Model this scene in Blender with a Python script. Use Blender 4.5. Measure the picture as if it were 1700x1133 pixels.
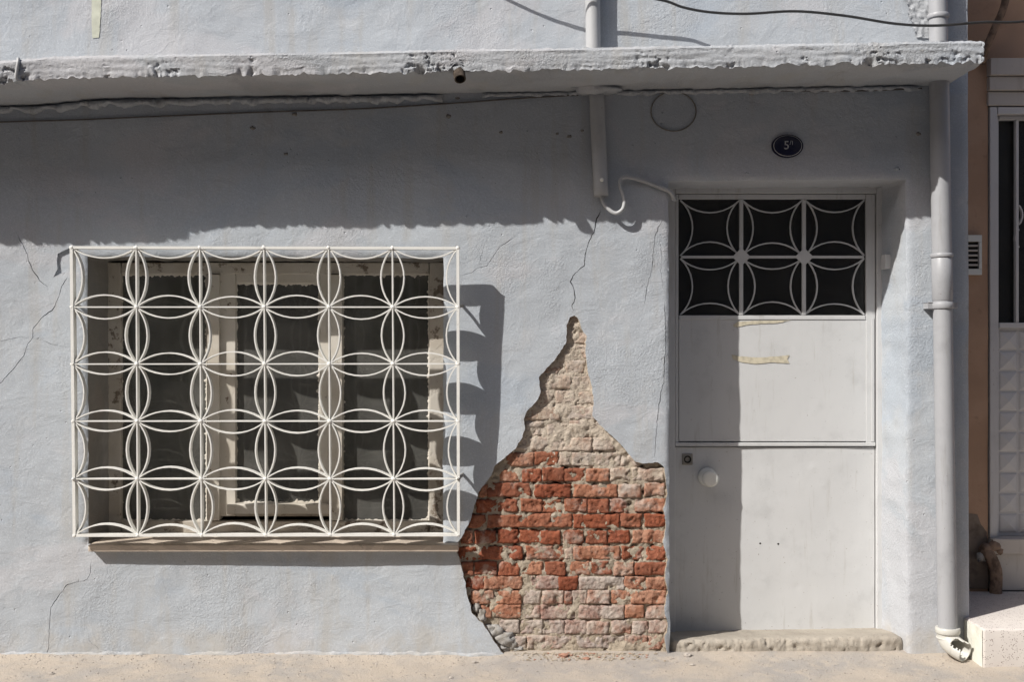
import bpy, bmesh, math, random
import numpy as np
from mathutils import Vector, noise as mn
from mathutils.geometry import delaunay_2d_cdt
random.seed(7)
for o in list(bpy.data.objects): bpy.data.objects.remove(o)
S = bpy.context.scene
COL = S.collection

# ------------------------------------------------------------------ camera, sky, sun, exposure
CAMD, FPX, CZ = 5.0, 1825.0, 1.429          # metres to the wall plane, focal length in photo pixels, lens height
cam = bpy.data.cameras.new('camera'); camo = bpy.data.objects.new('camera', cam); COL.objects.link(camo)
camo.location = (0, -CAMD, CZ); camo.rotation_euler = (math.radians(90), 0, 0)
cam.sensor_width = 36; cam.lens = 36*FPX/1700; cam.clip_start = .05; cam.clip_end = 500
S.camera = camo
KX, KY = 1.40, 1.50                          # sun: metres right / down per metre into the wall
sd = Vector((-KX, -1, KY)).normalized()      # direction to the sun
w = bpy.data.worlds.new('World'); S.world = w; w.use_nodes = True
nt = w.node_tree; sky = nt.nodes.new('ShaderNodeTexSky'); sky.sky_type = 'NISHITA'; sky.sun_disc = False
sky.sun_elevation = math.asin(sd.z); sky.sun_rotation = math.atan2(sd.x, sd.y) % (2*math.pi)
sky.air_density = 0.7; sky.dust_density = 2.5; sky.ozone_density = 0.6
bg = nt.nodes['Background']; bg.inputs['Strength'].default_value = 0.10
nt.links.new(sky.outputs[0], bg.inputs['Color'])
sl = bpy.data.lights.new('sun', 'SUN'); sl.energy = 4.2; sl.angle = math.radians(.53); sl.color = (1, .965, .91)
so = bpy.data.objects.new('sun', sl); COL.objects.link(so); so.location = (-4, -4, 6)
so.rotation_euler = (-sd).to_track_quat('-Z', 'Y').to_euler()
S.view_settings.view_transform = 'Standard'; S.view_settings.look = 'None'
S.view_settings.exposure = 0.40; S.view_settings.gamma = 1
try: S.view_settings.use_curve_mapping = False
except Exception: pass

# ------------------------------------------------------------------ helpers
def X(px, y=0): return (px-850)*(CAMD+y)/FPX
def Z(py, y=0): return CZ-(py-566.5)*(CAMD+y)/FPX
def fn(p, s, o=3): return mn.fractal(Vector(p)*s, 1.0, 2.0, o)      # about -1..1
WORG = {}
def link(o, parent, org):
    COL.objects.link(o); WORG[o.name] = Vector(org)
    if parent is not None:
        o.parent = parent; o.location = Vector(org)-WORG[parent.name]
    else: o.location = org
def meta(o, label=None, cat=None, group=None, kind=None):
    if label: o['label'] = label
    if cat: o['category'] = cat
    if group: o['group'] = group
    if kind: o['kind'] = kind
    return o
def thing(name, org, label, cat, group=None):
    o = bpy.data.objects.new(name, None); o.empty_display_size = .1; link(o, None, org); return meta(o, label, cat, group)
def mk(name, verts, faces, mat, parent=None, smooth=False, org=None):
    v = np.asarray(verts, dtype=float).reshape(-1, 3)
    if org is None:
        a, b = v.min(0), v.max(0); org = ((a[0]+b[0])/2, (a[1]+b[1])/2, a[2])
    me = bpy.data.meshes.new(name); me.from_pydata((v-np.array(org)).tolist(), [], [tuple(int(i) for i in f) for f in faces])
    me.update(); me.materials.append(mat)
    if smooth is True: me.polygons.foreach_set('use_smooth', [True]*len(me.polygons))
    elif smooth is not False: me.polygons.foreach_set('use_smooth', list(smooth))
    o = bpy.data.objects.new(name, me); link(o, parent, org); return o
class MB:
    def __init__(s): s.v = []; s.f = []
    def add(s, v, f):
        n = len(s.v); s.v += [tuple(p) for p in v]; s.f += [tuple(i+n for i in q) for q in f]; return s
    def box(s, x0, x1, y0, y1, z0, z1, bev=0, seg=1, jit=0):
        bm = bmesh.new(); bmesh.ops.create_cube(bm, size=1)
        for v in bm.verts: v.co = ((x0+x1)/2+v.co.x*(x1-x0), (y0+y1)/2+v.co.y*(y1-y0), (z0+z1)/2+v.co.z*(z1-z0))
        if bev: bmesh.ops.bevel(bm, geom=bm.edges[:], offset=bev, segments=seg, affect='EDGES', profile=.5)
        bm.normal_update(); bm.verts.index_update()
        vs = [v.co.copy() for v in bm.verts]; fs = [[v.index for v in f.verts] for f in bm.faces]; bm.free()
        if jit: vs = [v+Vector((random.uniform(-jit, jit), random.uniform(-jit, jit), random.uniform(-jit, jit))) for v in vs]
        return s.add(vs, fs)
    def grid(s, x0, x1, z0, z1, y, step, f=None):
        nx = max(1, round((x1-x0)/step)); nz = max(1, round((z1-z0)/step)); vs = []; fs = []
        for j in range(nz+1):
            for i in range(nx+1):
                a = x0+(x1-x0)*i/nx; b = z0+(z1-z0)*j/nz; vs.append((a, y+(f(a, b) if f else 0), b))
        for j in range(nz):
            for i in range(nx):
                k = j*(nx+1)+i; fs.append((k, k+1, k+nx+2, k+nx+1))
        return s.add(vs, fs)
    def tube(s, path, r, n=10, cap=True, rf=None):
        P = [Vector(p) for p in path]; m = len(P); vs = []; fs = []
        t0 = (P[1]-P[0]).normalized(); u = t0.orthogonal().normalized()
        for k, p in enumerate(P):
            t = (P[min(k+1, m-1)]-P[max(k-1, 0)]).normalized()
            u = (u-t*u.dot(t)).normalized(); b = t.cross(u); rr = rf[k] if rf else r
            for q in range(n):
                a = 2*math.pi*q/n; vs.append(p+u*math.cos(a)*rr+b*math.sin(a)*rr)
        for k in range(m-1):
            for q in range(n):
                a = k*n+q; c = k*n+(q+1) % n; fs.append((a, c, c+n, a+n))
        if cap: fs.append(tuple(range(n))[::-1]); fs.append(tuple((m-1)*n+q for q in range(n)))
        return s.add(vs, fs)
    def ribbon(s, path, y0, y1, w):
        # flat bar bent in the X-Z plane, its depth from y0 (front) to y1 (back)
        P = [Vector((p[0], 0, p[1])) for p in path]; m = len(P); vs = []; fs = []
        for k, p in enumerate(P):
            t = (P[min(k+1, m-1)]-P[max(k-1, 0)]).normalized(); nrm = Vector((-t.z, 0, t.x))*w/2
            for a, y in ((1, y0), (-1, y0), (-1, y1), (1, y1)): q = p+nrm*a; vs.append((q.x, y, q.z))
        for k in range(m-1):
            for q in range(4):
                a = k*4+q; c = k*4+(q+1) % 4; fs.append((a, c, c+4, a+4))
        fs.append((3, 2, 1, 0)); fs.append(tuple((m-1)*4+q for q in range(4)))
        return s.add(vs, fs)
    def lathe(s, prof, c, axis, n=24):
        # prof: (radius, distance along axis)
        ax = Vector(axis).normalized(); u = ax.orthogonal().normalized(); b = ax.cross(u); vs = []; fs = []; m = len(prof)
        for r, h in prof:
            for q in range(n):
                a = 2*math.pi*q/n; vs.append(Vector(c)+ax*h+u*math.cos(a)*r+b*math.sin(a)*r)
        for k in range(m-1):
            for q in range(n):
                a = k*n+q; d = k*n+(q+1) % n; fs.append((a, d, d+n, a+n))
        return s.add(vs, fs)
    def blob(s, c, r, sub=1, amp=.25, seed=0, sc=(1, 1, 1)):
        bm = bmesh.new(); bmesh.ops.create_icosphere(bm, subdivisions=sub, radius=1); bm.verts.index_update(); vs = []
        for v in bm.verts:
            k = 1+amp*mn.noise(v.co*1.7+Vector((seed*3.1, seed*1.7, 0))); vs.append(Vector(c)+Vector((v.co.x*sc[0], v.co.y*sc[1], v.co.z*sc[2]))*r*k)
        fs = [[v.index for v in f.verts] for f in bm.faces]; bm.free(); return s.add(vs, fs)
    def build(s, name, mat, parent=None, smooth=False, org=None): return mk(name, s.v, s.f, mat, parent, smooth, org)
def catmull(P, n=8):
    P = [Vector(p) for p in P]; out = []
    for i in range(len(P)-1):
        a, b, c, d = P[max(i-1, 0)], P[i], P[i+1], P[min(i+2, len(P)-1)]
        for k in range(n):
            t = k/n; out.append(.5*((2*b)+(c-a)*t+(2*a-5*b+4*c-d)*t*t+(3*b-a-3*c+d)*t**3))
    out.append(P[-1]); return out
def auto_smooth(o, deg=40):
    me = o.data; me.polygons.foreach_set('use_smooth', [True]*len(me.polygons))
    try: me.set_sharp_from_angle(angle=math.radians(deg))
    except Exception: pass
    return o

# ------------------------------------------------------------------ materials
class NT:
    def __init__(s, name):
        s.m = bpy.data.materials.new(name); s.m.use_nodes = True; s.t = s.m.node_tree; s.b = s.t.nodes['Principled BSDF']
        s.pos = s.n('ShaderNodeNewGeometry').outputs['Position']
    def n(s, typ, **k):
        nd = s.t.nodes.new(typ)
        for a, v in k.items(): setattr(nd, a, v)
        return nd
    def put(s, sock, v):
        if isinstance(v, bpy.types.NodeSocket): s.t.links.new(v, sock)
        else: sock.default_value = (*v, 1) if isinstance(v, (tuple, list)) and len(v) == 3 and sock.type == 'RGBA' else v
    def noise(s, scale, detail=4, rough=.55, vec=None, stretch=None, dist=0):
        nd = s.n('ShaderNodeTexNoise'); nd.inputs['Scale'].default_value = scale; nd.inputs['Detail'].default_value = detail
        nd.inputs['Roughness'].default_value = rough; nd.inputs['Distortion'].default_value = dist
        v = vec or s.pos
        if stretch:
            mp = s.n('ShaderNodeMapping'); mp.inputs['Scale'].default_value = stretch; s.t.links.new(v, mp.inputs['Vector']); v = mp.outputs[0]
        s.t.links.new(v, nd.inputs['Vector']); return nd.outputs['Fac']
    def vor(s, scale, feat='F1', rnd=1):
        nd = s.n('ShaderNodeTexVoronoi', feature=feat); nd.inputs['Scale'].default_value = scale; nd.inputs['Randomness'].default_value = rnd
        s.t.links.new(s.pos, nd.inputs['Vector']); return nd.outputs['Distance']
    def ramp(s, f, a, b, lo=0, hi=1):
        nd = s.n('ShaderNodeMapRange'); nd.interpolation_type = 'SMOOTHSTEP'
        for k, v in zip(('From Min', 'From Max', 'To Min', 'To Max'), (a, b, lo, hi)): nd.inputs[k].default_value = v
        s.put(nd.inputs['Value'], f); return nd.outputs['Result']
    def math(s, op, a, b=0):
        nd = s.n('ShaderNodeMath', operation=op); s.put(nd.inputs[0], a); s.put(nd.inputs[1], b); return nd.outputs[0]
    def mix(s, f, a, b, mode='MIX'):
        nd = s.n('ShaderNodeMix', data_type='RGBA', blend_type=mode); s.put(nd.inputs[0], f); s.put(nd.inputs[6], a); s.put(nd.inputs[7], b); return nd.outputs[2]
    def bump(s, h, dist=1.0, strength=1.0):
        nd = s.n('ShaderNodeBump'); nd.inputs['Distance'].default_value = dist; nd.inputs['Strength'].default_value = strength
        s.put(nd.inputs['Height'], h); s.t.links.new(nd.outputs[0], s.b.inputs['Normal']); return nd
    def sum(s, *hs):
        r = hs[0]
        for h in hs[1:]: r = s.math('ADD', r, h)
        return r
    def fin(s, col, rough=.8, spec=.3, metal=0):
        s.put(s.b.inputs['Base Color'], col); s.put(s.b.inputs['Roughness'], rough)
        s.b.inputs['Specular IOR Level'].default_value = spec; s.b.inputs['Metallic'].default_value = metal; return s.m

def plaster_mat(name, c1, c2, c3, grit=1.0):
    t = NT(name)
    big = t.noise(1.3, 4); mid = t.noise(6, 5, .6); fine = t.noise(70, 4, .6)
    col = t.mix(t.ramp(big, .35, .65), c1, c2)
    col = t.mix(t.ramp(mid, .52, .72, 0, .5), col, c3)
    st = t.noise(3.5, 4, .6, stretch=(3.2, 1, .35)); col = t.mix(t.ramp(st, .5, .70, 0, .55), col, (.40, .39, .37))
    pt = t.noise(.9, 5, .65, stretch=(1, 1, 1.4), dist=.5); col = t.mix(t.ramp(pt, .53, .60, 0, .65), col, tuple(a*b for a, b in zip(c1, (1.10, 1.03, 1.0)))); col = t.mix(t.ramp(pt, .45, .38, 0, .70), col, tuple(a*b for a, b in zip(c1, (.86, .90, .95))))
    gr = t.noise(170, 3, .65); col = t.mix(t.ramp(gr, .36, .64, .22, 0), col, tuple(v*.55 for v in c1)); col = t.mix(t.ramp(gr, .58, .68, 0, .4), col, tuple(v*1.25 for v in c1))
    sx = t.n('ShaderNodeSeparateXYZ'); t.t.links.new(t.pos, sx.inputs[0])
    spl = t.math('ADD', t.ramp(sx.outputs[2], 0, .34, .42, 0), t.math('MULTIPLY', t.math('SUBTRACT', t.noise(7, 5, .65), .5), .9)); col = t.mix(t.ramp(spl, .22, .60, 0, .62), col, (.40, .37, .325))
    chipn = t.noise(19, 5, .7); col = t.mix(t.ramp(chipn, .70, .73, 0, .55), col, (.30, .285, .26)); col = t.mix(t.ramp(chipn, .30, .27, 0, .5), col, (.60, .60, .59))
    # relief: trowel lumps and ridges, rough gritty patches, pits
    patch = t.ramp(t.noise(2.0, 3, .6), .47, .64)
    tro = t.noise(8, 6, .66, stretch=(.8, 1, 1.2), dist=.8)
    ridge = t.math('ABSOLUTE', t.math('SUBTRACT', t.noise(3.1, 4, .6, dist=.7), .5))
    pit = t.ramp(t.vor(21), .0, .12, -1, 0)
    h = t.sum(t.math('MULTIPLY', tro, .0050), t.math('MULTIPLY', t.ramp(ridge, 0, .03, 1, 0), .0004),
              t.math('MULTIPLY', t.noise(105, 4, .7), t.ramp(patch, 0, 1, .0012*grit, .0042*grit)),
              t.math('MULTIPLY', pit, t.ramp(t.noise(3.7, 2), .5, .6, 0, .0035)))
    t.bump(h, 1.0, 1.0)
    return t.fin(col, .82, .25)
M = {}
M['plaster'] = plaster_mat('plaster', (.440, .472, .508), (.408, .437, .472), (.482, .492, .508))
M['ledge'] = plaster_mat('ledge_concrete', (.42, .44, .465), (.385, .40, .42), (.45, .46, .475), 2.0)

M['reveal'] = plaster_mat('dark_plaster', (.25, .235, .215), (.21, .195, .18), (.30, .285, .26))  # darker, browner plaster tone for the window reveal and wall pocks
t = NT('mortar')
n1 = t.noise(5, 5); col = t.mix(t.ramp(n1, .35, .65), (.47, .405, .32), (.39, .325, .25))
sz_ = t.n('ShaderNodeSeparateXYZ'); t.t.links.new(t.pos, sz_.inputs[0]); col = t.mix(t.ramp(t.math('ADD', sz_.outputs[2], t.math('MULTIPLY', n1, .25)), .92, 1.08, 0, .85), col, (.57, .495, .41))   # lime bedding coat left on the upper courses
col = t.mix(t.ramp(t.noise(14, 5, .65), .5, .72, 0, .75), col, (.53, .475, .40))
col = t.mix(t.ramp(t.noise(60, 5, .7), .55, .68, 0, .7), col, (.19, .145, .105))
t.bump(t.sum(t.math('MULTIPLY', t.noise(55, 6, .75), .016), t.math('MULTIPLY', t.noise(170, 3, .6), .003)), 1, .9)
M['mortar'] = t.fin(col, .95, .1)

t = NT('brick')                                # colour and amount of lime dust come from each brick
oi = t.n('ShaderNodeObjectInfo'); rnd = t.math('MULTIPLY', oi.outputs['Random'], 37.0)
cb = t.n('ShaderNodeCombineXYZ'); t.t.links.new(rnd, cb.inputs[0]); t.t.links.new(rnd, cb.inputs[2])
va = t.n('ShaderNodeVectorMath', operation='ADD'); t.t.links.new(t.pos, va.inputs[0]); t.t.links.new(cb.outputs[0], va.inputs[1]); vec = va.outputs[0]
base = t.mix(t.ramp(t.noise(18, 5, .6, vec), .35, .68), oi.outputs['Color'], t.mix(.55, oi.outputs['Color'], (.20, .055, .025)))
base = t.mix(t.ramp(t.noise(60, 5, .7, vec), .54, .68, 0, .75), base, (.11, .04, .025)); base = t.mix(t.ramp(t.noise(150, 3, .65, vec), .40, .30, 0, .6), base, (.50, .27, .17))
dust = t.noise(11, 6, .68, vec); thr = t.math('SUBTRACT', .80, t.math('MULTIPLY', oi.outputs['Alpha'], .58))
dm = t.ramp(t.math('SUBTRACT', dust, thr), -.13, .14)
base = t.mix(t.math('MULTIPLY', dm, .88), base, t.mix(t.noise(8, 4), (.50, .42, .33), (.47, .43, .41)))
t.bump(t.sum(t.math('MULTIPLY', t.noise(45, 6, .75, vec), .013), t.math('MULTIPLY', t.noise(190, 3, .6, vec), .0035)), 1, .85)
M['brick'] = t.fin(base, .93, .12)

def painted_metal(name, c, dirt=.35, rough=.42, b=.0008, sc=7.):
    t = NT(name); d = t.ramp(t.noise(sc, 6, .65), .50, .75, 0, dirt)
    col = t.mix(d, c, tuple(v*.72 for v in c)); col = t.mix(t.ramp(t.noise(90, 4, .6), .69, .73, 0, .75), col, (.14, .09, .055)); col = t.mix(t.ramp(t.noise(9, 5, .7, stretch=(3, 1, .3)), .56, .72, 0, dirt), col, tuple(v*.68 for v in (c[0], c[1]*.95, c[2]*.86))); col = t.mix(t.ramp(t.noise(40, 5, .7), .35, .28, 0, dirt), col, tuple(v*.6 for v in c))
    t.bump(t.sum(t.math('MULTIPLY', t.noise(5, 3), b*4), t.math('MULTIPLY', t.noise(130, 3), b*.4)), 1, .7)
    return t.fin(col, t.ramp(t.noise(20, 3), .3, .7, rough-.08, rough+.12), .4)
M['door'] = painted_metal('door_paint', (.555, .56, .562), .45, .42, .0012)
M['iron'] = painted_metal('iron_paint', (.76, .755, .72), .3, .42, .0006, 30.)
M['pipe'] = painted_metal('pipe_plastic', (.33, .335, .35), .45, .42, .0002)
M['elbow'] = painted_metal('elbow_plastic', (.52, .51, .47), .35, .4, .0002)
M['conduit'] = painted_metal('conduit_paint', (.40, .405, .41), .35, .5, .0004, 14.)
M['neighbour_door'] = painted_metal('neighbour_door_paint', (.56, .55, .55), .3, .45, .0006)
M['trim'] = painted_metal('trim_paint', (.50, .46, .42), .4, .6, .0006)
M['riser'] = painted_metal('riser_marble', (.55, .52, .49), .35, .6, .001, 9.)
M['knob'] = painted_metal('knob_paint', (.70, .70, .66), .15, .16, .0001)

t = NT('window_wood')
g = t.noise(30, 5, .6, stretch=(1, 1, .12)); pe = t.noise(13, 6, .7)
paint = t.mix(t.ramp(t.noise(4, 4), .4, .65), (.52, .485, .43), (.44, .395, .335))
wood = t.mix(t.ramp(g, .35, .65), (.25, .205, .165), (.15, .12, .095))
pm = t.ramp(pe, .56, .63); col = t.mix(pm, paint, wood)
t.bump(t.sum(t.math('MULTIPLY', t.ramp(pe, .49, .54), -.0012), t.math('MULTIPLY', g, .0012)), 1, .9)
M['wood'] = t.fin(col, .7, .25)
t = NT('cream_wood')
pe = t.noise(17, 6, .7); g = t.noise(30, 5, .6, stretch=(1, 1, .12))
col = t.mix(t.ramp(pe, .64, .67), t.mix(t.ramp(t.noise(4, 4), .4, .65), (.57, .535, .475), (.49, .445, .375)), (.17, .125, .09))
t.bump(t.sum(t.math('MULTIPLY', t.ramp(pe, .59, .64), -.001), t.math('MULTIPLY', g, .0008)), 1, .9); M['cream'] = t.fin(col, .55, .35)

t = NT('marble_sill')
v = t.noise(4, 8, .6, stretch=(1, 1, 3), dist=2.5); col = t.mix(t.ramp(v, .47, .52), (.56, .48, .40), (.47, .40, .335))
col = t.mix(t.ramp(t.noise(9, 8, .7, dist=1.5), .62, .66, 0, .6), col, (.24, .20, .17)); t.bump(t.math('MULTIPLY', t.noise(60, 4), .001), 1, .6)
M['marble'] = t.fin(col, .5, .4)

t = NT('concrete')
col = t.mix(t.ramp(t.noise(5, 5), .35, .65), (.40, .36, .305), (.33, .295, .25)); col = t.mix(t.ramp(t.noise(90, 4), .58, .7, 0, .6), col, (.19, .165, .14))
t.bump(t.sum(t.math('MULTIPLY', t.noise(40, 6, .7), .006), t.math('MULTIPLY', t.noise(190, 3), .0025)), 1, .9); M['concrete'] = t.fin(col, .92, .15)

t = NT('pavement')
col = t.mix(t.ramp(t.noise(2.4, 6, .6), .38, .64), (.46, .40, .335), (.36, .335, .31))
col = t.mix(t.ramp(t.noise(9, 5, .65, dist=.6), .48, .68, 0, .7), col, (.48, .415, .345))
col = t.mix(t.ramp(t.noise(150, 4, .6), .56, .70, 0, .55), col, (.18, .15, .12)); col = t.mix(t.ramp(t.noise(120, 3, .6, stretch=(1.1, 1, 1)), .62, .72, 0, .5), col, (.52, .48, .43))
t.bump(t.sum(t.math('MULTIPLY', t.noise(22, 6, .7), .006), t.math('MULTIPLY', t.noise(160, 4, .65), .0045)), 1, .9); M['pavement'] = t.fin(col, .95, .1)

t = NT('terrazzo')
ch = t.vor(125); cn = t.noise(30, 2); col = t.mix(t.ramp(t.noise(4, 4), .4, .65), (.60, .56, .52), (.54, .50, .47))
col = t.mix(t.math('MULTIPLY', t.ramp(ch, .22, .30, 1, 0), t.ramp(cn, .42, .52)), col, (.17, .135, .12))
t.bump(t.math('MULTIPLY', t.noise(90, 4), .0015), 1, .7); M['terrazzo'] = t.fin(col, .7, .3)
t = NT('white_render'); col = t.mix(t.ramp(t.noise(12, 6, .65), .5, .7, 0, .6), (.70, .69, .62), (.60, .585, .50))
t.bump(t.math('MULTIPLY', t.noise(40, 5, .7), .005), 1, .9); M['white_render'] = t.fin(col, .9, .15)

t = NT('orange_render')
col = t.mix(t.ramp(t.noise(3, 5), .4, .62), (.47, .31, .215), (.41, .265, .18)); col = t.mix(t.ramp(t.noise(14, 6, .65), .58, .72, 0, .5), col, (.26, .165, .115))
t.bump(t.sum(t.math('MULTIPLY', t.noise(14, 5), .004), t.math('MULTIPLY', t.noise(90, 4), .0012)), 1, .8); M['orange'] = t.fin(col, .88, .2)
t = NT('rust_clay'); col = t.mix(t.ramp(t.noise(25, 5), .4, .65), (.27, .19, .14), (.12, .085, .065)); t.bump(t.math('MULTIPLY', t.noise(50, 5, .7), .008), 1, .9); M['rust'] = t.fin(col, .9, .15)
t = NT('rubble_plaster'); col = t.mix(t.ramp(t.noise(20, 5), .4, .65), (.36, .35, .335), (.27, .245, .215)); t.bump(t.math('MULTIPLY', t.noise(50, 6, .7), .010), 1, .9); M['rubble'] = t.fin(col, .95, .1)

def glass_mat(name, tint, dirt, rough, wave=0):
    t = NT(name); t.t.nodes.remove(t.b); out = t.t.nodes['Material Output']
    tr = t.n('ShaderNodeBsdfTransparent'); tr.inputs[0].default_value = (*tint, 1)
    gl = t.n('ShaderNodeBsdfGlossy'); gl.inputs['Roughness'].default_value = rough
    df = t.n('ShaderNodeBsdfDiffuse'); df.inputs[0].default_value = (.42, .41, .38, 1)
    fr = t.n('ShaderNodeFresnel'); fr.inputs[0].default_value = 1.52
    if wave:
        bp = t.n('ShaderNodeBump'); bp.inputs['Distance'].default_value = 1; t.t.links.new(t.math('MULTIPLY', t.noise(70, 3, .5, stretch=(.5, 1, 1.6)), wave), bp.inputs['Height'])
        t.t.links.new(bp.outputs[0], gl.inputs['Normal'])
    m1 = t.n('ShaderNodeMixShader'); t.t.links.new(fr.outputs[0], m1.inputs[0]); t.t.links.new(tr.outputs[0], m1.inputs[1]); t.t.links.new(gl.outputs[0], m1.inputs[2])
    m2 = t.n('ShaderNodeMixShader'); d = t.math('ADD', t.ramp(t.noise(3.2, 6, .65), .40, .70, dirt*.55, dirt), t.ramp(t.noise(60, 4, .6), .68, .74, 0, dirt*1.3))
    t.t.links.new(d, m2.inputs[0]); t.t.links.new(m1.outputs[0], m2.inputs[1]); t.t.links.new(df.outputs[0], m2.inputs[2]); t.t.links.new(m2.outputs[0], out.inputs[0]); return t.m
M['glass'] = glass_mat('dusty_glass', (.80, .82, .79), .27, .03)
M['door_glass'] = glass_mat('dark_ribbed_glass', (.34, .36, .35), .055, .12, .004)
def plain(name, c, r=.8, s=.2, metal=0, var=.25, sc=15):
    t = NT(name); return t.fin(t.mix(t.ramp(t.noise(sc, 5), .4, .65), c, tuple(v*(1-var) for v in c)), r, s, metal)
M['dark'] = plain('interior_dark', (.075, .07, .065), .9)
M['curtain'] = plain('curtain_cloth', (.24, .235, .22), .95, .05)
M['wire'] = plain('black_wire', (.03, .029, .028), .28, .6)
M['wall_wire'] = plain('grey_wire', (.11, .10, .092), .6, .3)
M['patch'] = plain('brown_cement', (.23, .185, .15), .9, .1, 0, .4, 12)
M['loop_wire'] = plain('loop_wire', (.20, .185, .165), .7, .2)
M['enamel'] = plain('navy_enamel', (.010, .011, .035), .18, .5, 0, .1)
M['white_enamel'] = plain('white_enamel', (.50, .50, .50), .3, .5, 0, .3, 150)
M['tape'] = plain('old_tape', (.58, .53, .41), .6, .3, 0, .25, 40)
M['yellow_paint'] = plain('yellow_paint', (.53, .545, .455), .8, .2, 0, .12, 20)
M['old_pipe'] = plain('old_clay_pipe', (.085, .068, .055), .9, .1, 0, .5, 30)
M['steel'] = plain('dull_steel', (.32, .30, .27), .5, .4, .4)
M['vent_dark'] = plain('vent_inside', (.03, .028, .025), .8)
M['stone'] = plain('pebble_stone', (.42, .38, .34), .9); M['brick_chip'] = plain('brick_chip', (.38, .21, .15), .95)

# ------------------------------------------------------------------ ground
def steps(a, b, fine0, fine1, st):
    lo = [a, a*.5+fine0*.5, fine0-2, fine0-.6] if a < fine0-3 else [a]
    hi = [fine1+.6, fine1+2, b*.5+fine1*.5, b] if b > fine1+3 else [b]
    return lo+list(np.arange(fine0, fine1+1e-6, st))+hi
xs = steps(-120, 120, -2.7, 3.1, .02); ys = steps(-120, 60, -1.0, .06, .018)
def ground_z(x, y):
    k = max(0, min(1, (y+.9)/.6)); b = fn((x, y, 0), 1.6, 4)*.006+fn((x, y, 3), 9, 4)*.0035
    return (b+.010*max(0, min(1, (y+.10)/.10)))*(k if abs(x) < 4 else 0)
V = [(a, b, ground_z(a, b)) for b in ys for a in xs]; n = len(xs)
F = [(j*n+i, j*n+i+1, (j+1)*n+i+1, (j+1)*n+i) for j in range(len(ys)-1) for i in range(n-1)]
meta(mk('pavement', V, F, M['pavement'], None, True, org=(0, 0, 0)), 'worn beige concrete pavement strewn with grit', None, None, 'structure')

# ------------------------------------------------------------------ the grey house: plaster skin with openings
house = thing('plastered_house', (0, .3, 0), 'grey plastered old house with crumbled brick patch, barred window and white door', 'house')
WX0, WX1, WZ0, WZ1 = X(-480), X(1611), -.08, 3.75
def wob(pts, amp, sc, seed, step=.012):
    out = []; m = len(pts)
    for i in range(m):
        a = np.array(pts[i]); b = np.array(pts[(i+1) % m]); L = np.linalg.norm(b-a); k = max(1, int(L/step))
        for q in range(k):
            p = a+(b-a)*q/k; d = (b-a)/max(L, 1e-9); nn = np.array([-d[1], d[0]])
            out.append(tuple(p+nn*amp*(fn((p[0]+seed, p[1], seed), sc, 3))))
    return out
def pxs(L): return [(X(a), Z(b)) for a, b in L]
win_loop = wob([(X(146), Z(904)), (X(735), Z(904)), (X(736), Z(428)), (X(144), Z(426))], .004, 14, 1, .02)
door_loop = wob([(X(1112), -.045), (X(1505), -.045), (X(1505), Z(297)), (X(1110), Z(300))], .004, 12, 2, .02)
hole_px = [(953, 523), (946, 527), (941, 540), (941.5, 553), (938.6, 571.5), (931, 583), (919.5, 599), (898, 622), (894, 627), (898, 652), (888, 669.5),
 (874, 683), (870, 696), (872, 712), (865, 730), (856, 746), (837, 761), (821, 774), (816, 790), (794, 818), (789, 835), (782, 861), (771, 884),
 (760, 903), (758.5, 914), (764.5, 936), (771, 965), (779, 1001), (783, 1018), (802, 1036), (816, 1057), (828, 1076), (838, 1087), (1000, 1090),
 (1107, 1087), (1103, 1062), (1108.5, 1040), (1103, 1012), (1108, 984), (1103.5, 957), (1108.5, 930), (1101, 902), (1107, 872), (1102, 846), (1108, 820), (1105, 800), (1103, 776), (1092, 768), (1068, 770.5), (1054, 767.5), (1037, 746),
 (1028, 736), (1011, 720), (996, 706.6), (983, 691), (985.5, 669.5), (983, 643), (975, 616), (972.5, 587), (972, 569), (974, 557), (967, 548), (958, 527)]
hole_loop = wob(wob(pxs(hole_px), .0046, 38, 3, .010), .0016, 130, 5, .005)
chip_loop = wob(pxs([(96, 421), (115, 412), (118, 430), (110, 450), (99, 455), (88, 461), (95, 447), (94, 431)]), .002, 60, 4, .006)
chip2_loop = wob(pxs([(1479, 438), (1489, 432), (1491, 455), (1486, 470), (1480, 452)]), .002, 60, 8, .006)
cracks_px = [
 [(999, 347), (990, 365), (986, 385), (978, 401), (972, 420), (970, 440), (951, 458), (947, 468), (953, 480), (955, 495), (950, 509), (952, 518)],
 [(1102, 362), (1093, 377), (1087, 395), (1085, 418), (1082, 449), (1074, 478), (1070, 505)],
 [(1103, 500), (1105, 548), (1104, 587), (1102, 632), (1097, 654), (1091.6, 693), (1088, 733), (1087, 760)],
 [(27, 385), (37, 406), (46, 422), (47, 433), (57, 453), (68, 469), (79, 476)],
 [(113, 459), (103, 474), (99, 489), (93, 504), (88, 514), (69, 528), (54, 545), (54, 561), (46, 571), (40, 590), (22, 613), (-6, 645)],
 [(153, 930), (150.6, 951), (145.6, 963), (113, 970.6), (106.5, 979), (85, 1009), (83, 1041), (82, 1076), (75, 1095)],
 [(764, 458), (783, 453), (793, 445), (808, 442), (818, 427), (828, 412), (857, 392)],
 [(50, 564), (36, 559), (18, 563), (-5, 568)], [(59, 563), (70, 566), (85, 572), (112, 577)], [(796, 440), (799, 424), (805, 405)], [(146, 1045), (150, 1065), (165, 1078), (190, 1083), (201, 1094)], [(944, 462), (930, 470), (921, 486)], [(1094, 398), (1099, 420), (1097, 452), (1101, 480)]]
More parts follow.
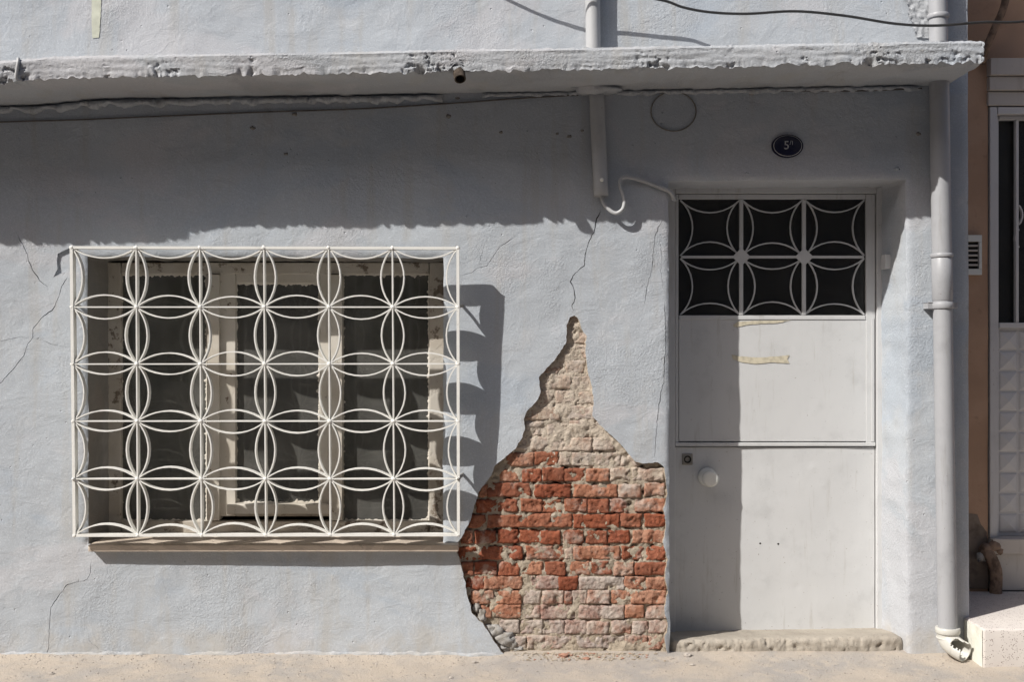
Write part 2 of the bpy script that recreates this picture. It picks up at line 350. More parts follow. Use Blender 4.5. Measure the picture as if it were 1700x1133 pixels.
def crack_loop(L, seed, wmax=.0026):
    c = wob(pxs(L), .0035, 60, seed, .007); c = c[:max(2, len(c)-int(0)) ]
    # keep only the forward run of the open polyline
    pts = []
    for i in range(len(L)-1):
        a = np.array((X(L[i][0]), Z(L[i][1]))); b = np.array((X(L[i+1][0]), Z(L[i+1][1]))); Ls = np.linalg.norm(b-a); k = max(1, int(Ls/.007))
        for q in range(k):
            p = a+(b-a)*q/k; d = (b-a)/Ls; nn = np.array([-d[1], d[0]]); pts.append(p+nn*.0035*fn((p[0]+seed, p[1], seed), 60, 3))
    pts.append(b); m = len(pts); A = []; B = []
    for i, p in enumerate(pts):
        d = pts[min(i+1, m-1)]-pts[max(i-1, 0)]; d = d/np.linalg.norm(d); nn = np.array([-d[1], d[0]])
        e = min(1, i/4, (m-1-i)/4)*.8+.2; ww = wmax*e*(.45+.55*abs(fn((p[0], p[1], seed+5), 22, 2)+.35))/2
        A.append(tuple(p+nn*ww)); B.append(tuple(p-nn*ww))
    return A+B[::-1]
crack_loops = [crack_loop(L, 10+i, (.0050, .0034, .0040, .0048, .0046, .0036, .0030, .0018, .0018, .0018, .0014, .0018, .0018)[i]) for i, L in enumerate(cracks_px) if L]
def pip(P, poly):
    poly = np.asarray(poly); x, y = P[:, 0], P[:, 1]; r = np.zeros(len(P), bool); j = len(poly)-1
    for i in range(len(poly)):
        xi, yi = poly[i]; xj, yj = poly[j]
        if yi != yj: r ^= ((yi > y) != (yj > y)) & (x < (xj-xi)*(y-yi)/(yj-yi)+xi)
        j = i
    return r
def rect_in(P, a, b, c, d): return (P[:, 0] > a) & (P[:, 0] < b) & (P[:, 1] > c) & (P[:, 1] < d)
RW = (X(145), X(735.5), Z(904), Z(427)); RD = (X(1111), X(1505), -1., Z(298.5))
def dist_rect(x, z, R): dx = max(R[0]-x, x-R[1], 0); dz = max(R[2]-z, z-R[3], 0); return math.hypot(dx, dz)
def wall_y(x, z):
    y = -fn((x, z, 1), 1.1, 3)*.007-fn((x, z, 5), 5.5, 3)*.0032-fn((x*.6, z*1.3, 9), 15, 3)*.0014
    if z < .35: y -= .012*max(0, (.35-z)/.35)**2*(1+.5*fn((x, 0, 2), 4, 2))          # bellied foot of the wall
    for R in (RW, RD):
        d = dist_rect(x, z, R)
        if d < .05: y += .010*math.exp(-d/.010)
    d = abs(x-WX1)
    if d < .08: y += .014*math.exp(-d/.014)
    return y
loops = [win_loop, door_loop, hole_loop, chip_loop]+crack_loops
outer = [(WX0, WZ0), (WX1, WZ0), (WX1-.012, WZ1), (WX0, WZ1)]
def cdt_sheet(outer, loops, step, extra=()):
    ox = [p[0] for p in outer]; oz = [p[1] for p in outer]
    gx = np.arange(min(ox)+step/2, max(ox)-.3*step, step); gz = np.arange(min(oz)+step/2, max(oz)-.3*step, step)
    G = np.array([(a+random.uniform(-.25, .25)*step, b+random.uniform(-.25, .25)*step) for b in gz for a in gx])
    keep = np.ones(len(G), bool)
    for L in loops: keep &= ~pip(G, L)
    pts = []; ed = []
    for L in [wob(outer, 0, 1, 0, .03)]+loops:
        k = len(pts); pts += list(L); ed += [(k+i, k+(i+1) % len(L)) for i in range(len(L))]
    nb = len(pts)
    pts += [tuple(p) for p in G[keep]]+list(extra)
    vo, eo, fo, *_ = delaunay_2d_cdt([Vector((a, b)) for a, b in pts], ed, [], 0, 1e-6)
    vo = np.array([tuple(v) for v in vo]); fo = np.array([f for f in fo if len(f) == 3]); c = vo[fo].mean(1); ok = pip(c, outer)
    for L in loops: ok &= ~pip(c, L)
    return vo, fo[ok]
extra = []
for R in (RW, RD):
    for d in (.004, .009, .016, .026):
        z0 = max(R[2], -.05)
        for a in np.arange(R[0]-d, R[1]+d, .018): extra += [(a, R[3]+d)]+([(a, R[2]-d)] if R[2] > 0 else [])
        for b in np.arange(z0, R[3]+d, .018): extra += [(R[0]-d, b), (R[1]+d, b)]
for d in (.005, .012, .022, .036): extra += [(WX1-d-.012*(b-WZ0)/(WZ1-WZ0), b) for b in np.arange(-.05, WZ1-.05, .02)]
E = np.array(extra); kk = np.ones(len(E), bool)
for L in loops: kk &= ~pip(E, L)
vo, fo = cdt_sheet(outer, loops, .021, [tuple(p) for p in E[kk]])
verts = [(p[0], wall_y(p[0], p[1]), p[1]) for p in vo]; faces = [tuple(f[::1]) for f in fo]
# make the faces look toward the street (-y)
def facing(f): a, b, c = (Vector(verts[i]) for i in f); return (b-a).cross(c-a).y
faces = [f if facing(f) < 0 else f[::-1] for f in faces]; smooth = [True]*len(faces)
def skirt(loop, depth, nseg, back=None, noise_amp=0, ysm=True):
    k0 = len(verts); m = len(loop)
    for s in range(nseg+1):
        u = s/nseg
        for (a, b) in loop:
            y0 = wall_y(a, b); bx, bz = (back(a, b) if back else (a, b)); y = y0+(depth-y0)*u
            px_, pz_ = a+(bx-a)*u, b+(bz-b)*u
            if noise_amp and 0 < s: q = fn((px_*1.0, y*2, pz_), 16, 3)*noise_amp*min(1, u*4); px_ += q; pz_ += q
            verts.append((px_, y, pz_))
    for s in range(nseg):
        for i in range(m):
            a = k0+s*m+i; b = k0+s*m+(i+1) % m; faces.append((a, b, b+m, a+m)); smooth.append(ysm)
R_W, R_D = .31, .33
xc = RD[1]-.1
skirt(door_loop, R_D, 8, lambda a, b: (a-.030 if a > xc else a, b), .004)
skirt(chip_loop, .012, 1, None, 0, False)
k0 = len(verts); verts += [(a, .0115, b) for a, b in chip_loop]; faces.append(tuple(range(k0, k0+len(chip_loop)))); smooth.append(False)
for L in crack_loops: skirt(L, .02, 1, None, 0, False)
wall = mk('plaster_wall', verts, faces, M['plaster'], house, smooth, org=(0, 0, 0))
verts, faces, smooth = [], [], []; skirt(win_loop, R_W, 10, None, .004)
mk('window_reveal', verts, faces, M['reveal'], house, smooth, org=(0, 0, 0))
verts, faces, smooth = [], [], []; skirt(hole_loop, .045, 4, None, .005, False)
mk('broken_render_edge', verts, faces, M['mortar'], house, False, org=(0, 0, 0))
# masonry behind the plaster, closed room behind it
mb = MB(); yc = .046
cx = [WX0+.01, RW[0]-.02, RW[1]+.02, RD[0]-.012, RD[1]+.012, WX1-.02]
def q(x0, x1, z0, z1): mb.add([(x0, yc, z0), (x1, yc, z0), (x1, yc, z1), (x0, yc, z1)], [(0, 1, 2, 3)])
q(cx[0], cx[1], -.05, WZ1); q(cx[1], cx[2], -.05, RW[2]-.02); q(cx[1], cx[2], RW[3]+.02, WZ1); q(cx[2], cx[3], -.05, WZ1); q(cx[3], cx[4], RD[3]+.012, WZ1); q(cx[4], cx[5], -.05, WZ1)
mb.build('masonry_backing', M['dark'], house)
mb = MB(); x0, x1, y0, y1, z0, z1 = WX0, WX1-.015, .03, 3.2, -.06, WZ1
vv = [(x0, y0, z0), (x1, y0, z0), (x1, y1, z0), (x0, y1, z0), (x0, y0, z1), (x1, y0, z1), (x1, y1, z1), (x0, y1, z1)]
mb.add(vv, [(1, 2, 6, 5), (2, 3, 7, 6), (3, 0, 4, 7), (4, 5, 6, 7)]); mb.build('side_and_back_walls', M['plaster'], house)
mb = MB().box(WX0+.05, WX1-.06, .048, 2.9, .02, 2.5); o = mb.build('room', M['dark'], house)
bm = bmesh.new(); bm.from_mesh(o.data); bmesh.ops.delete(bm, geom=[f for f in bm.faces if f.calc_center_median().y < -1.3], context='FACES'); bm.to_mesh(o.data); bm.free()

# ---- brickwork in the hole
def mort_y(x, z):
    up = max(0, min(1, (z-Z(770))/.10))              # the old bedding still covers the upper courses
    lo = max(0, min(1, (.16-z)/.16))
    y = .0300-.0065*up-.006*lo+fn((x, z, 4), 13, 4)*.0085+fn((x, z, 8), 42, 4)*.0040+fn((x, z, 9), 110, 2)*.0024+max(0, fn((x, z, 14), 24, 4)-.22)*.045*(1-.6*up)
    return y
bw = MB().grid(X(745), X(1109), -.03, Z(512), 0, .0055, mort_y).build('brick_wall', M['mortar'], house, True)
RED = [(.31, .105, .060), (.34, .125, .075), (.26, .085, .050), (.34, .145, .09), (.29, .115, .072)]
TAN = [(.54, .45, .365), (.50, .415, .33), (.56, .48, .395)]; LIL = [(.40, .29, .25), (.40, .22, .16), (.43, .37, .34)]
rows = {  # centre line (px) : brick ends in px, tint
 763.5: [(843, 885, 'p'), (889, 926, 'r'), (930, 946, 't'), (951, 1030, 't'), (1034, 1060, 't')],
 790: [(831, 861, 'p'), (868, 898, 'r'), (902, 936, 'r'), (939, 970, 'r'), (975, 1011, 'p'), (1015, 1046, 't'), (1052, 1103, 't')],
 816: [(797, 808, 'p'), (811, 880, 'r'), (889, 947, 'r'), (954, 1024, 'p'), (1029, 1064, 'm'), (1072, 1104, 'm')],
 841.5: [(792, 823, 'r'), (828, 858, 'r'), (866, 899, 'r'), (901, 931, 'r'), (939, 974, 'r'), (978, 1010, 'r'), (1013, 1041, 'r'), (1056, 1105, 'p')],
 867: [(779, 804, 'r'), (811, 875, 'r'), (877, 949, 'r'), (954, 1028, 'r'), (1032, 1065, 'r'), (1073, 1106, 'r')],
 894: [(766, 783, 'r'), (789, 822, 'r'), (827, 860, 'r'), (864, 896, 'r'), (899, 930, 'r'), (936, 968, 'r'), (975, 1008, 'r'), (1012, 1045, 'r'), (1053, 1106, 'p')],
 921: [(760, 789, 'r'), (795, 832, 'r'), (834, 866, 'r'), (875, 936, 'r'), (940, 951, 't'), (954, 1029, 'p'), (1035, 1069, 'r'), (1075, 1106, 'r')],
 946.5: [(765, 784, 'r'), (789, 823, 'r'), (829, 861, 'r'), (866, 900, 'p'), (907, 938, 'r'), (949, 979, 'p'), (982, 1015, 'r'), (1021, 1052, 'm'), (1057, 1106, 'r')],
 971: [(774, 802, 'r'), (805, 866, 'p'), (883, 927, 'l'), (929, 958, 'r'), (963, 1036, 'l'), (1039, 1069, 'p'), (1075, 1106, 'p')],
 995: [(783, 818, 'p'), (820, 864, 'p'), (871, 897, 'l'), (902, 935, 'l'), (939, 949, 'r'), (952, 974, 'l'), (977, 1012, 'l'), (1017, 1047, 'p'), (1050, 1107, 'p')],
 1019: [(800, 815, 'p'), (818, 864, 'p'), (868, 896, 'l'), (900, 956, 'l'), (962, 1036, 'l'), (1040, 1069, 'p'), (1074, 1107, 'l')],
 1045: [(830, 861, 'l'), (867, 900, 'l'), (903, 936, 'l'), (939, 974, 'l'), (976, 1010, 'l'), (1017, 1047, 'l'), (1053, 1077, 'l'), (1080, 1107, 'l')],
 1070: [(834, 872, 'l'), (877, 949, 'l'), (959, 1037, 'l'), (1040, 1075, 'l'), (1079, 1107, 'l')]}
yy = 738.0; k = 0
while yy > 530:
    a = 845+((k*29) % 40); row = []
    while a < 1100:
        L = 66 if (k % 2 == 0) == (random.random() < .8) else 31; row.append((a, a+L, 't')); a += L+5
    rows[yy] = row; yy -= 25.6; k += 1
def brick_mesh(x0, x1, z0, z1, yf, amp, seed):
    nx = max(8, int((x1-x0)/.0055)); nz = 11; V = []; F = []; tl = random.uniform(-.05, .05); tz = random.uniform(-.08, .08)
    for j in range(nz+1):
        for i in range(nx+1):
            u, v = i/nx, j/nz; x = x0+(x1-x0)*u; z = z0+(z1-z0)*v
            e = min(min(u, 1-u)*(x1-x0), min(v, 1-v)*(z1-z0)); rd = .0042*math.exp(-e/.0028)
            cr = math.hypot(max(0, .016-min(u, 1-u)*(x1-x0)), max(0, .016-min(v, 1-v)*(z1-z0)))
            y = yf+rd+tl*(x-(x0+x1)/2)+tz*(z-(z0+z1)/2)+fn((x+seed, z, seed), 24, 4)*amp*.65+fn((x+seed, z, seed), 80, 4)*amp*.85+max(0, fn((x, z, seed+9), 16, 3)-.12)*.020
            ex = 1 if i in (0, nx) else .4; ez = 1 if j in (0, nz) else .4
            x += (fn((z*45, seed, u*3), 1, 3)*.0048)*ex+(.5-u)*cr*.3*fn((seed, u*2, v*2), 1, 1); z += (fn((x*34, seed+3, v*3), 1, 3)*.0046)*ez+(.5-v)*cr*.22
            V.append((x, y, z))
    idx = lambda i, j: j*(nx+1)+i
    for j in range(nz):
        for i in range(nx): F.append((idx(i, j), idx(i+1, j), idx(i+1, j+1), idx(i, j+1)))
    rim = [idx(i, 0) for i in range(nx+1)]+[idx(nx, j) for j in range(1, nz+1)]+[idx(i, nz) for i in range(nx-1, -1, -1)]+[idx(0, j) for j in range(nz-1, 0, -1)]
    k = len(V); V += [(V[i][0], yf+.05, V[i][2]) for i in rim]; m = len(rim)
    for i in range(m): F.append((rim[i], k+i, k+(i+1) % m, rim[(i+1) % m]))
    return V, F
HL = np.array(hole_loop); s = 0
cen = []
for yc_, row in rows.items():
    for (a, b, tint) in row:
        s += 1
        xa, xb = X(a-1.5), X(b+1.5); zc = Z(yc_)+random.uniform(-.003, .003); hh = (.0325 if tint != 't' else .0325)+random.uniform(-.0015, .0015)
        test = np.array([(xa+(xb-xa)*u, zc+dz) for u in (.02, .25, .5, .75, .98) for dz in (-hh, 0, hh)])
        if not pip(test, hole_loop).any(): continue
        up = tint == 't'; yf = (.0235 if up else .0215)+random.uniform(-.004, .004)
        V, F = brick_mesh(xa, xb, zc-hh, zc+hh, yf, .0045 if up else .0055, s*3.7)
        o = mk('brick', V, F, M['brick'], bw, True)
        c = random.choice({'r': RED, 'p': [(.42, .21, .135), (.43, .235, .16)], 'm': [(.46, .28, .20)], 't': TAN, 'l': LIL}[tint])
        dustv = {'r': random.uniform(.05, .42), 'p': random.uniform(.22, .42), 'm': .5, 't': .55, 'l': random.uniform(.45, .68)}[tint]
        o.color = (*c, dustv)
# broken plaster lumps along the lower left rim and foot of the hole
rub = []
for i, (a, b, r, sx, sz) in enumerate([(791, 1012, .022, .8, 1.2), (800, 1026, .026, .8, 1.3), (812, 1050, .03, 1.1, 1.0), (824, 1052, .03, 1.2, .9), (838, 1064, .04, 1.2, .9), (850, 1070, .028, 1, 1), (835, 1080, .026, 1.5, .7), (860, 1080, .02, 1.6, .6)]):
    MB().blob((X(a), .028, Z(b)), r, 3, .5, i+2, (sx, .75, sz)).build('plaster_lump', M['rubble'], house, True)

# ---- foot of the wall: irregular cement fillet
def fillet(x0, x1, name, hgt=.022, dep=.022, sd=0):
    n = int((x1-x0)/.009); V = []; F = []; m = 7
    for i in range(n+1):
        x = x0+(x1-x0)*i/n; e = min(1, i/8, (n-i)/8); a = 1+1.0*fn((x, sd, 0), 7, 5); h = max(.003, hgt*a*e); d = max(.004, dep*(1+.9*fn((x, sd, 7), 9, 5))*e)
        yb = wall_y(x, .02)
        for j in range(m):
            u = j/(m-1); ang = u*math.pi/2; V.append((x, yb-.001-d*math.sin(ang)**1.2+fn((x, u, sd), 40, 3)*.003, .002+h*math.cos(ang)-(.01 if j == m-1 else 0)+fn((x, u, sd+4), 40, 3)*.002))
    for i in range(n):
        for j in range(m-1): a = i*m+j; F.append((a, a+m, a+m+1, a+1))
    return mk(name, V, F, M['ledge'], house, True)
fillet(X(-470), X(262), 'cement_fillet', .014, .014, 1); fillet(X(305), X(842), 'cement_fillet', .015, .012, 2); 

# ---- concrete ledge over the ground floor
LP = .398; LX0, LX1 = X(-480), X(1635, -LP)
def led_step(x): u = max(0, min(1, (X(110, -LP)-x)/.30)); return u*u*(3-2*u)
def led_z(x): return Z(117.0, -LP)+(x-X(850))*.0170-.020*led_step(x)
def ledge():
    prof = []; H = .098
    for k in range(5): prof.append(('t', k/4))
    for k in range(1, 17): prof.append(('f', k/16))
    for k in range(1, 14): prof.append(('b', k/13))
    n = int((LX1-LX0)/.0050); V = []; F = []; m = len(prof)
    for i in range(n+1):
        x = LX0+(LX1-LX0)*i/n; P = LP+.026*led_step(x); z0 = led_z(x)+.003*fn((x, 3, 3), 2, 3); endr = max(0, 1-(LX1-x)/.02)
        jag = .0105*fn((x, 0, 0), 28, 4)+.022*max(0, fn((x, 5, 0), 9, 3)-.10)
        notch = .026*math.exp(-((x-X(758, -LP))/.022)**2)*(1+.5*fn((x, 0, 40), 60, 3))
        rough = max(0, min(1, fn((x*1.3, 8, 1), 3.1, 4)*2.6-.02+max(0, (x-1.78)*5)))       # honeycombed stretches
        for tpe, u in prof:
            if tpe == 't': y = .03+(-P+.010-.03)*u; z = z0+H-.004*u+(fn((x, u, 2), 30, 4)*.006 if u > .8 else 0)
            elif tpe == 'f':
                z = z0+(H-.004)*(1-u); y = -P+.0035*fn((x, u, 6), 6, 3)+.010*max(0, 1-u*8)
                pit = max(0, fn((x*.8, z*1.2, 11), 34, 5)-.10+.75*(u-.72))*.034*rough+max(0, fn((x, z, 17), 80, 3)-.25)*.010*(.15+rough)
                y += pit+max(0, u-.62)*.085*max(0, fn((x, 1, 21), 17, 5)+.05)*(.35+rough)+fn((x, z, 31), 70, 2)*.0010; z += (jag+notch)*max(0, u-.4)/.6
            else:
                y = -P+(P+.03)*u+max(0, 1-u*6)*.006*fn((x, 2, 8), 24, 3); f = max(0, 1-u*7); z = z0+(jag+notch)*f+.004*fn((x, u*2, 15), 6, 3)*(1-f)-.006*max(0, (u-.86)/.14)
            V.append((x-endr*.010*abs(fn((0, y, z), 40, 3)), y, z-(endr*.012*abs(fn((x, y, z), 30, 2)) if tpe == 't' else 0)))
    for i in range(n):
        for j in range(m-1): a = i*m+j; F.append((a, a+1, a+m+1, a+m))
    F.append(tuple(n*m+j for j in range(m)))
    o = mk('concrete_ledge', V, F, M['ledge'], house, True); auto_smooth(o, 35); return o
led = ledge()
# crumbling bedding strip where the ledge meets the wall
def strip(x0, x1, zt, h, d, sd, name):
    n = int((x1-x0)/.006); V = []; F = []
    for i in range(n+1):
        x = x0+(x1-x0)*i/n; e = min(1, i/6, (n-i)/6); hh = h*(1+.9*fn((x, sd, 1), 14, 5)); dd = d*e*(.8+1.0*fn((x, sd, 5), 22, 5)); z = zt(x)
        for a, b in ((0, .004), (-dd*.7, 0), (-dd, -hh*.4), (-dd*.8, -hh), (.006, -hh*1.15)): V.append((x, a-.004, z+b+fn((x, b, sd), 40, 2)*.002))
    for i in range(n):
        for j in range(4): a = i*5+j; F.append((a, a+1, a+6, a+5))
    return mk(name, V, F, M['ledge'], house, True)
strip(X(-470), X(735), lambda x: led_z(x)-.012, .020, .028, 1, 'bedding_strip')
strip(X(800), X(1530), lambda x: led_z(x)-.006, .014, .020, 4, 'bedding_strip')
# bump where the conduit goes through
MB().blob((X(990), -.05, led_z(X(990))-.002), .085, 3, .35, 4, (1.3, .8, .32)).build('mortar_patch', M['ledge'], house, True)
# drain stub through the ledge
b = Vector((X(764, -.40), -.398, Z(131, -.40))); dx = Vector((.16, -.55, -.82)).normalized(); a = b-dx*.085; L = .085
o = MB().lathe([(.021, 0), (.0235, .02), (.0250, .05), (.0245, L), (.0195, L+.001), (.0185, .03), (0, .03)], a, dx, 20).build('drain_stub', M['old_pipe'], led, True); auto_smooth(o, 50)
MB().blob(tuple(a+dx*.022), .034, 3, .5, 77, (1.1, .8, .8)).build('mortar_collar', M['ledge'], led, True)

for i, (a, b) in enumerate([(490, 190), (420, 213), (745, 193), (475, 256), (925, 222), (945, 227), (967, 217), (832, 220), (1248, 155), (1200, 152), (1385, 150), (1525, 222), (760, 163), (1490, 280), (1240, 288)]):
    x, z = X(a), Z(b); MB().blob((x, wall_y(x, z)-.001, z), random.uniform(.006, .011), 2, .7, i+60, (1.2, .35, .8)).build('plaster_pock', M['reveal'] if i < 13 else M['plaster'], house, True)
# ---- yellow paint stroke on the upper wall (a thin film of paint following the plaster)
def film(L, mat, name, parent, off=.0012, ybase=wall_y, step=.008, seed=0, amp=.002):
    lp = wob(L, amp, 70, seed, step); vo, fo = cdt_sheet(lp, [], step) if False else (None, None)
    x = [p[0] for p in lp]; z = [p[1] for p in lp]; pts = list(lp)
    G = np.array([(a, b) for a in np.arange(min(x), max(x), step) for b in np.arange(min(z), max(z), step)]+[(min(x), min(z))]); G = G[pip(G, lp)]
    ed = [(i, (i+1) % len(lp)) for i in range(len(lp))]
    v2, _, f2, *_ = delaunay_2d_cdt([Vector(p) for p in pts+[tuple(g) for g in G]], ed, [], 0, 1e-6)
    v2 = np.array([tuple(v) for v in v2]); f2 = np.array([f for f in f2]); f2 = f2[pip(v2[f2].mean(1), lp)]
    V = [(p[0], ybase(p[0], p[1])-off, p[1]) for p in v2]
    F = []
    for f in f2:
        A, B, C = (Vector(V[i]) for i in f); F.append(tuple(f) if (B-A).cross(C-A).y < 0 else tuple(f[::-1]))
    return mk(name, V, F, mat, parent, True)
film(pxs([(152, -8), (168, -8), (167, 30), (164, 62), (153, 63), (152, 30)]), M['yellow_paint'], 'yellow_paint_stroke', house, .0022, seed=3)

film(pxs([(1497, -6), (1508, 12), (1506, 26), (1514, 40), (1520, 62), (1542, 64), (1546, -6)]), M['ledge'], 'crumbled_render', house, .006, lambda x, z: wall_y(x, z)+fn((x, z, 4), 60, 4)*.007, .006, 9, .003)
# ---- window
YF = .262
def bx(name, px0, px1, py0, py1, y0, y1, mat, parent, bev=.003, ref=None):
    r = y0 if ref is None else ref
    return MB().box(X(px0, r), X(px1, r), y0, y1, Z(py1, r), Z(py0, r), bev, 2).build(name, mat, parent)
fr = MB(); 
def fbox(px0, px1, py0, py1): fr.box(X(px0, YF), X(px1, YF), YF, YF+.06, Z(py1, YF), Z(py0, YF), .004, 2)
fbox(168, 200, 436, 892); fbox(713, 748, 436, 892); fbox(201, 712, 436, 455); fbox(201, 712, 866, 892)
win = fr.build('window', M['wood'], house); win['label'] = 'weathered wooden casement window with peeling cream paint'
bx('mullion', 344, 364, 456, 865, YF-.018, YF+.055, M['cream'], win); bx('mullion', 548, 568, 456, 865, YF-.018, YF+.055, M['cream'], win)
ys = YF+.004
bx('sash_stile', 365, 391, 447, 858, ys, ys+.042, M['cream'], win); bx('sash_stile', 531, 547, 447, 858, ys, ys+.042, M['cream'], win)
bx('sash_rail', 392, 530, 447, 470, ys, ys+.042, M['cream'], win); bx('sash_rail', 392, 530, 836, 858, ys, ys+.042, M['wood'], win)
bx('drip_rail', 376, 546, 838, 855, YF-.040, ys-.001, M['cream'], win, .005)
yg = YF+.03
for (a, b, c, d) in ((199, 345, 454, 867), (390, 532, 469, 837), (567, 714, 454, 867)):
    MB().box(X(a, yg), X(b, yg), yg, yg+.004, Z(d, yg), Z(c, yg)).build('pane', M['glass'], win)
def putty(a, b, c, d, sd):     # ragged putty and paint smears along the edges of a pane
    m = MB(); y = yg-.0015
    def run(p0, p1, nin, w):
        L = math.dist(p0, p1); n = max(4, int(L/.006)); V = []; F = []
        for i in range(n+1):
            u = i/n; p = (p0[0]+(p1[0]-p0[0])*u, p0[1]+(p1[1]-p0[1])*u); k = w*(.35+.9*abs(fn((p[0], p[1], sd), 40, 3))+1.6*max(0, fn((p[0], p[1], sd+3), 70, 2)-.25))
            V += [(p[0], y-.004, p[1]), (p[0]+nin[0]*k, y, p[1]+nin[1]*k)]
        for i in range(n): F.append((2*i, 2*i+1, 2*i+3, 2*i+2))
        m.add(V, F)
    x0, x1, z1, z0 = X(a, yg), X(b, yg), Z(c, yg), Z(d, yg)
    run((x0, z0), (x0, z1), (1, 0), .014); run((x1, z0), (x1, z1), (-1, 0), .012); run((x0, z1), (x1, z1), (0, -1), .016); run((x0, z0), (x1, z0), (0, 1), .014)
    m.build('putty', M['cream'], win)
putty(200, 344, 455, 866, 1); putty(391, 531, 470, 836, 5); putty(568, 713, 455, 866, 9)
sill = MB().box(X(146, -.05), X(761, -.05), -.05, YF+.05, Z(917, -.05), Z(905.5, -.05), .004, 2).build('sill', M['marble'], win)
# wooden sub-sill inside the opening, flaking
MB().grid(X(170, YF), X(745, YF), Z(893, YF), Z(884, YF), YF-.010, .01, lambda a, b: fn((a, b, 3), 30, 3)*.004).build('rotten_rail', M['wood'], win, True)

# curtains behind the panes
def curtain(px0, px1, lab, sd, y=.52):
    n = 120; V = []; F = []; x0, x1 = X(px0, y), X(px1, y); zt, zb = Z(425, y), Z(905, y)
    for i in range(n+1):
        u = i/n; x = x0+(x1-x0)*u
        for j, z in enumerate((zb, (zb+zt)/2, zt)): V.append((x, y+.004*math.sin(u*26+sd)+.012*fn((x, 0, sd), 5, 2), z))
    for i in range(n):
        for j in range(2): a = i*3+j; F.append((a, a+3, a+4, a+1))
    meta(mk('curtain', V, F, M['curtain'], None, True), lab, 'curtain', 'curtains behind the window panes')
curtain(175, 360, 'dim grey curtain hanging behind the left window pane', 0); curtain(560, 750, 'dim grey curtain hanging behind the right window pane', 3)

# ---- door
YD = .285
rd = random.Random(5); dents = [(X(rd.uniform(1130, 1440), YD), Z(rd.uniform(760, 1050), YD), rd.uniform(.006, .014), rd.uniform(-.002, .0022)) for _ in range(26)]
def leaf(x, z): return fn((x, z, 2), 2.4, 2)*.0050+fn((x, z, 7), 9, 3)*.0008+sum(h*math.exp(-((x-a)**2+(z-b)**2)/(r*r)) for a, b, r, h in dents)
mb = MB().grid(X(1121, YD), X(1452, YD), Z(1060, YD), Z(743, YD), YD, .05, leaf); mb.box(X(1121, YD), X(1452, YD), YD+.012, YD+.04, Z(1060, YD), Z(325, YD))
# the back box stops below the glass
mb = MB().grid(X(1121, YD), X(1452, YD), Z(1060, YD), Z(743, YD), YD, .011, leaf)
mb.box(X(1122, YD), X(1451, YD), YD+.014, YD+.04, Z(1060, YD), Z(527, YD), .002)
door = mb.build('door', M['door'], house); auto_smooth(door, 40); door['label'] = 'white painted steel door with latticed upper light and dented lower panel'
D = lambda name, a, b, c, d, y0, y1, mat=None, bev=.002: bx(name, a, b, c, d, y0, y1, mat or M['door'], door, bev, YD)
D('door_frame', 1100, 1120, 312, 1060, YD-.022, YD+.03); D('door_frame', 1453.5, 1466, 312, 1060, YD-.022, YD+.03); D('door_frame', 1121, 1453, 308, 322, YD-.022, YD+.03)
D('frame_bead', 1437, 1452, 323, 735, YD-.008, YD+.012); D('frame_bead', 1121, 1126, 323, 735, YD-.008, YD+.012)
MB().grid(X(1127, YD), X(1443, YD), Z(733, YD), Z(528, YD), YD-.006, .03, lambda a, b: fn((a, b, 8), 2.6, 2)*.002).build('upper_panel', M['door'], door, True)
D('panel_moulding', 1121, 1452, 735, 741, YD-.013, YD+.012); D('panel_moulding', 1445, 1450, 528, 734, YD-.012, YD-.0085); D('glazing_rail', 1127, 1436, 524, 531, YD-.010, YD+.012)
D('top_rail', 1127, 1436, 323, 331, YD-.010, YD+.012)
YP = YD+.008
MB().box(X(1121, YD), X(1450, YD), YP, YP+.004, Z(530, YD), Z(325, YD)).build('pane', M['door_glass'], door)
gx = [1127, 1230, 1334, 1437]; gz = [330, 427, 525]
for a in gx[1:3]: D('lattice_bar', a-3.2, a+3.2, 331.5, 523.5, YD-.011, YD+.004)
for i in range(3): D('lattice_bar', gx[i]+3.6, gx[i+1]-3.6, gz[1]-2.2, gz[1]+2.2, YD-.0095, YD+.003)
def arc(p, q, sag, n=10):
    p, q = Vector(p), Vector(q); d = q-p; L = d.length; nn = Vector((-d.y, d.x))/L; R = (L*L/4+sag*sag)/(2*abs(sag)); out = []
    th = math.asin(min(1, L/2/R))
    for i in range(n+1):
        a = -th+2*th*i/n; out.append(p+d*(.5+R*math.sin(a)/L)+nn*math.copysign(R*math.cos(a)-R*math.cos(th), sag))
    return [(v.x, v.y) for v in out]
Pd = lambda a, b: (X(a, YD), Z(b, YD))
spx = (CAMD+YD)/FPX
for i in range(3):
    for j in range(2):
        x0, x1, z0, z1 = gx[i], gx[i+1], gz[j], gz[j+1]; e = 2.5
        segs = [((x0+e, z0+e), (x1-e, z0+e), -19), ((x0+e, z1-e), (x1-e, z1-e), 19 if j else 22), ((x0+e, z0+e), (x0+e, z1-e), 19), ((x1-e, z0+e), (x1-e, z1-e), -19)]
        for p, q_, sg in segs:
            L = arc(Pd(*p), Pd(*q_), sg*spx*random.uniform(.92, 1.1))
            MB().ribbon(L, YD-.004-random.uniform(0, .0012), YD+.0075, .0058).build('lattice_arc', M['door'], door)
for a in gx[1:3]:
    c = Pd(a, 427); r = 15*spx; MB().add([(c[0]-r, YD-.0145, c[1]), (c[0], YD-.0145, c[1]-r), (c[0]+r, YD-.0145, c[1]), (c[0], YD-.0145, c[1]+r), (c[0]-r, YD-.0085, c[1]), (c[0], YD-.0085, c[1]-r), (c[0]+r, YD-.0085, c[1]), (c[0], YD-.0085, c[1]+r)],
        [(0, 1, 2, 3), (0, 4, 5, 1), (1, 5, 6, 2), (2, 6, 7, 3), (3, 7, 4, 0)]).build('diamond_plate', M['door'], door)
kc = (X(1174, YD), YD-.004, Z(792, YD))
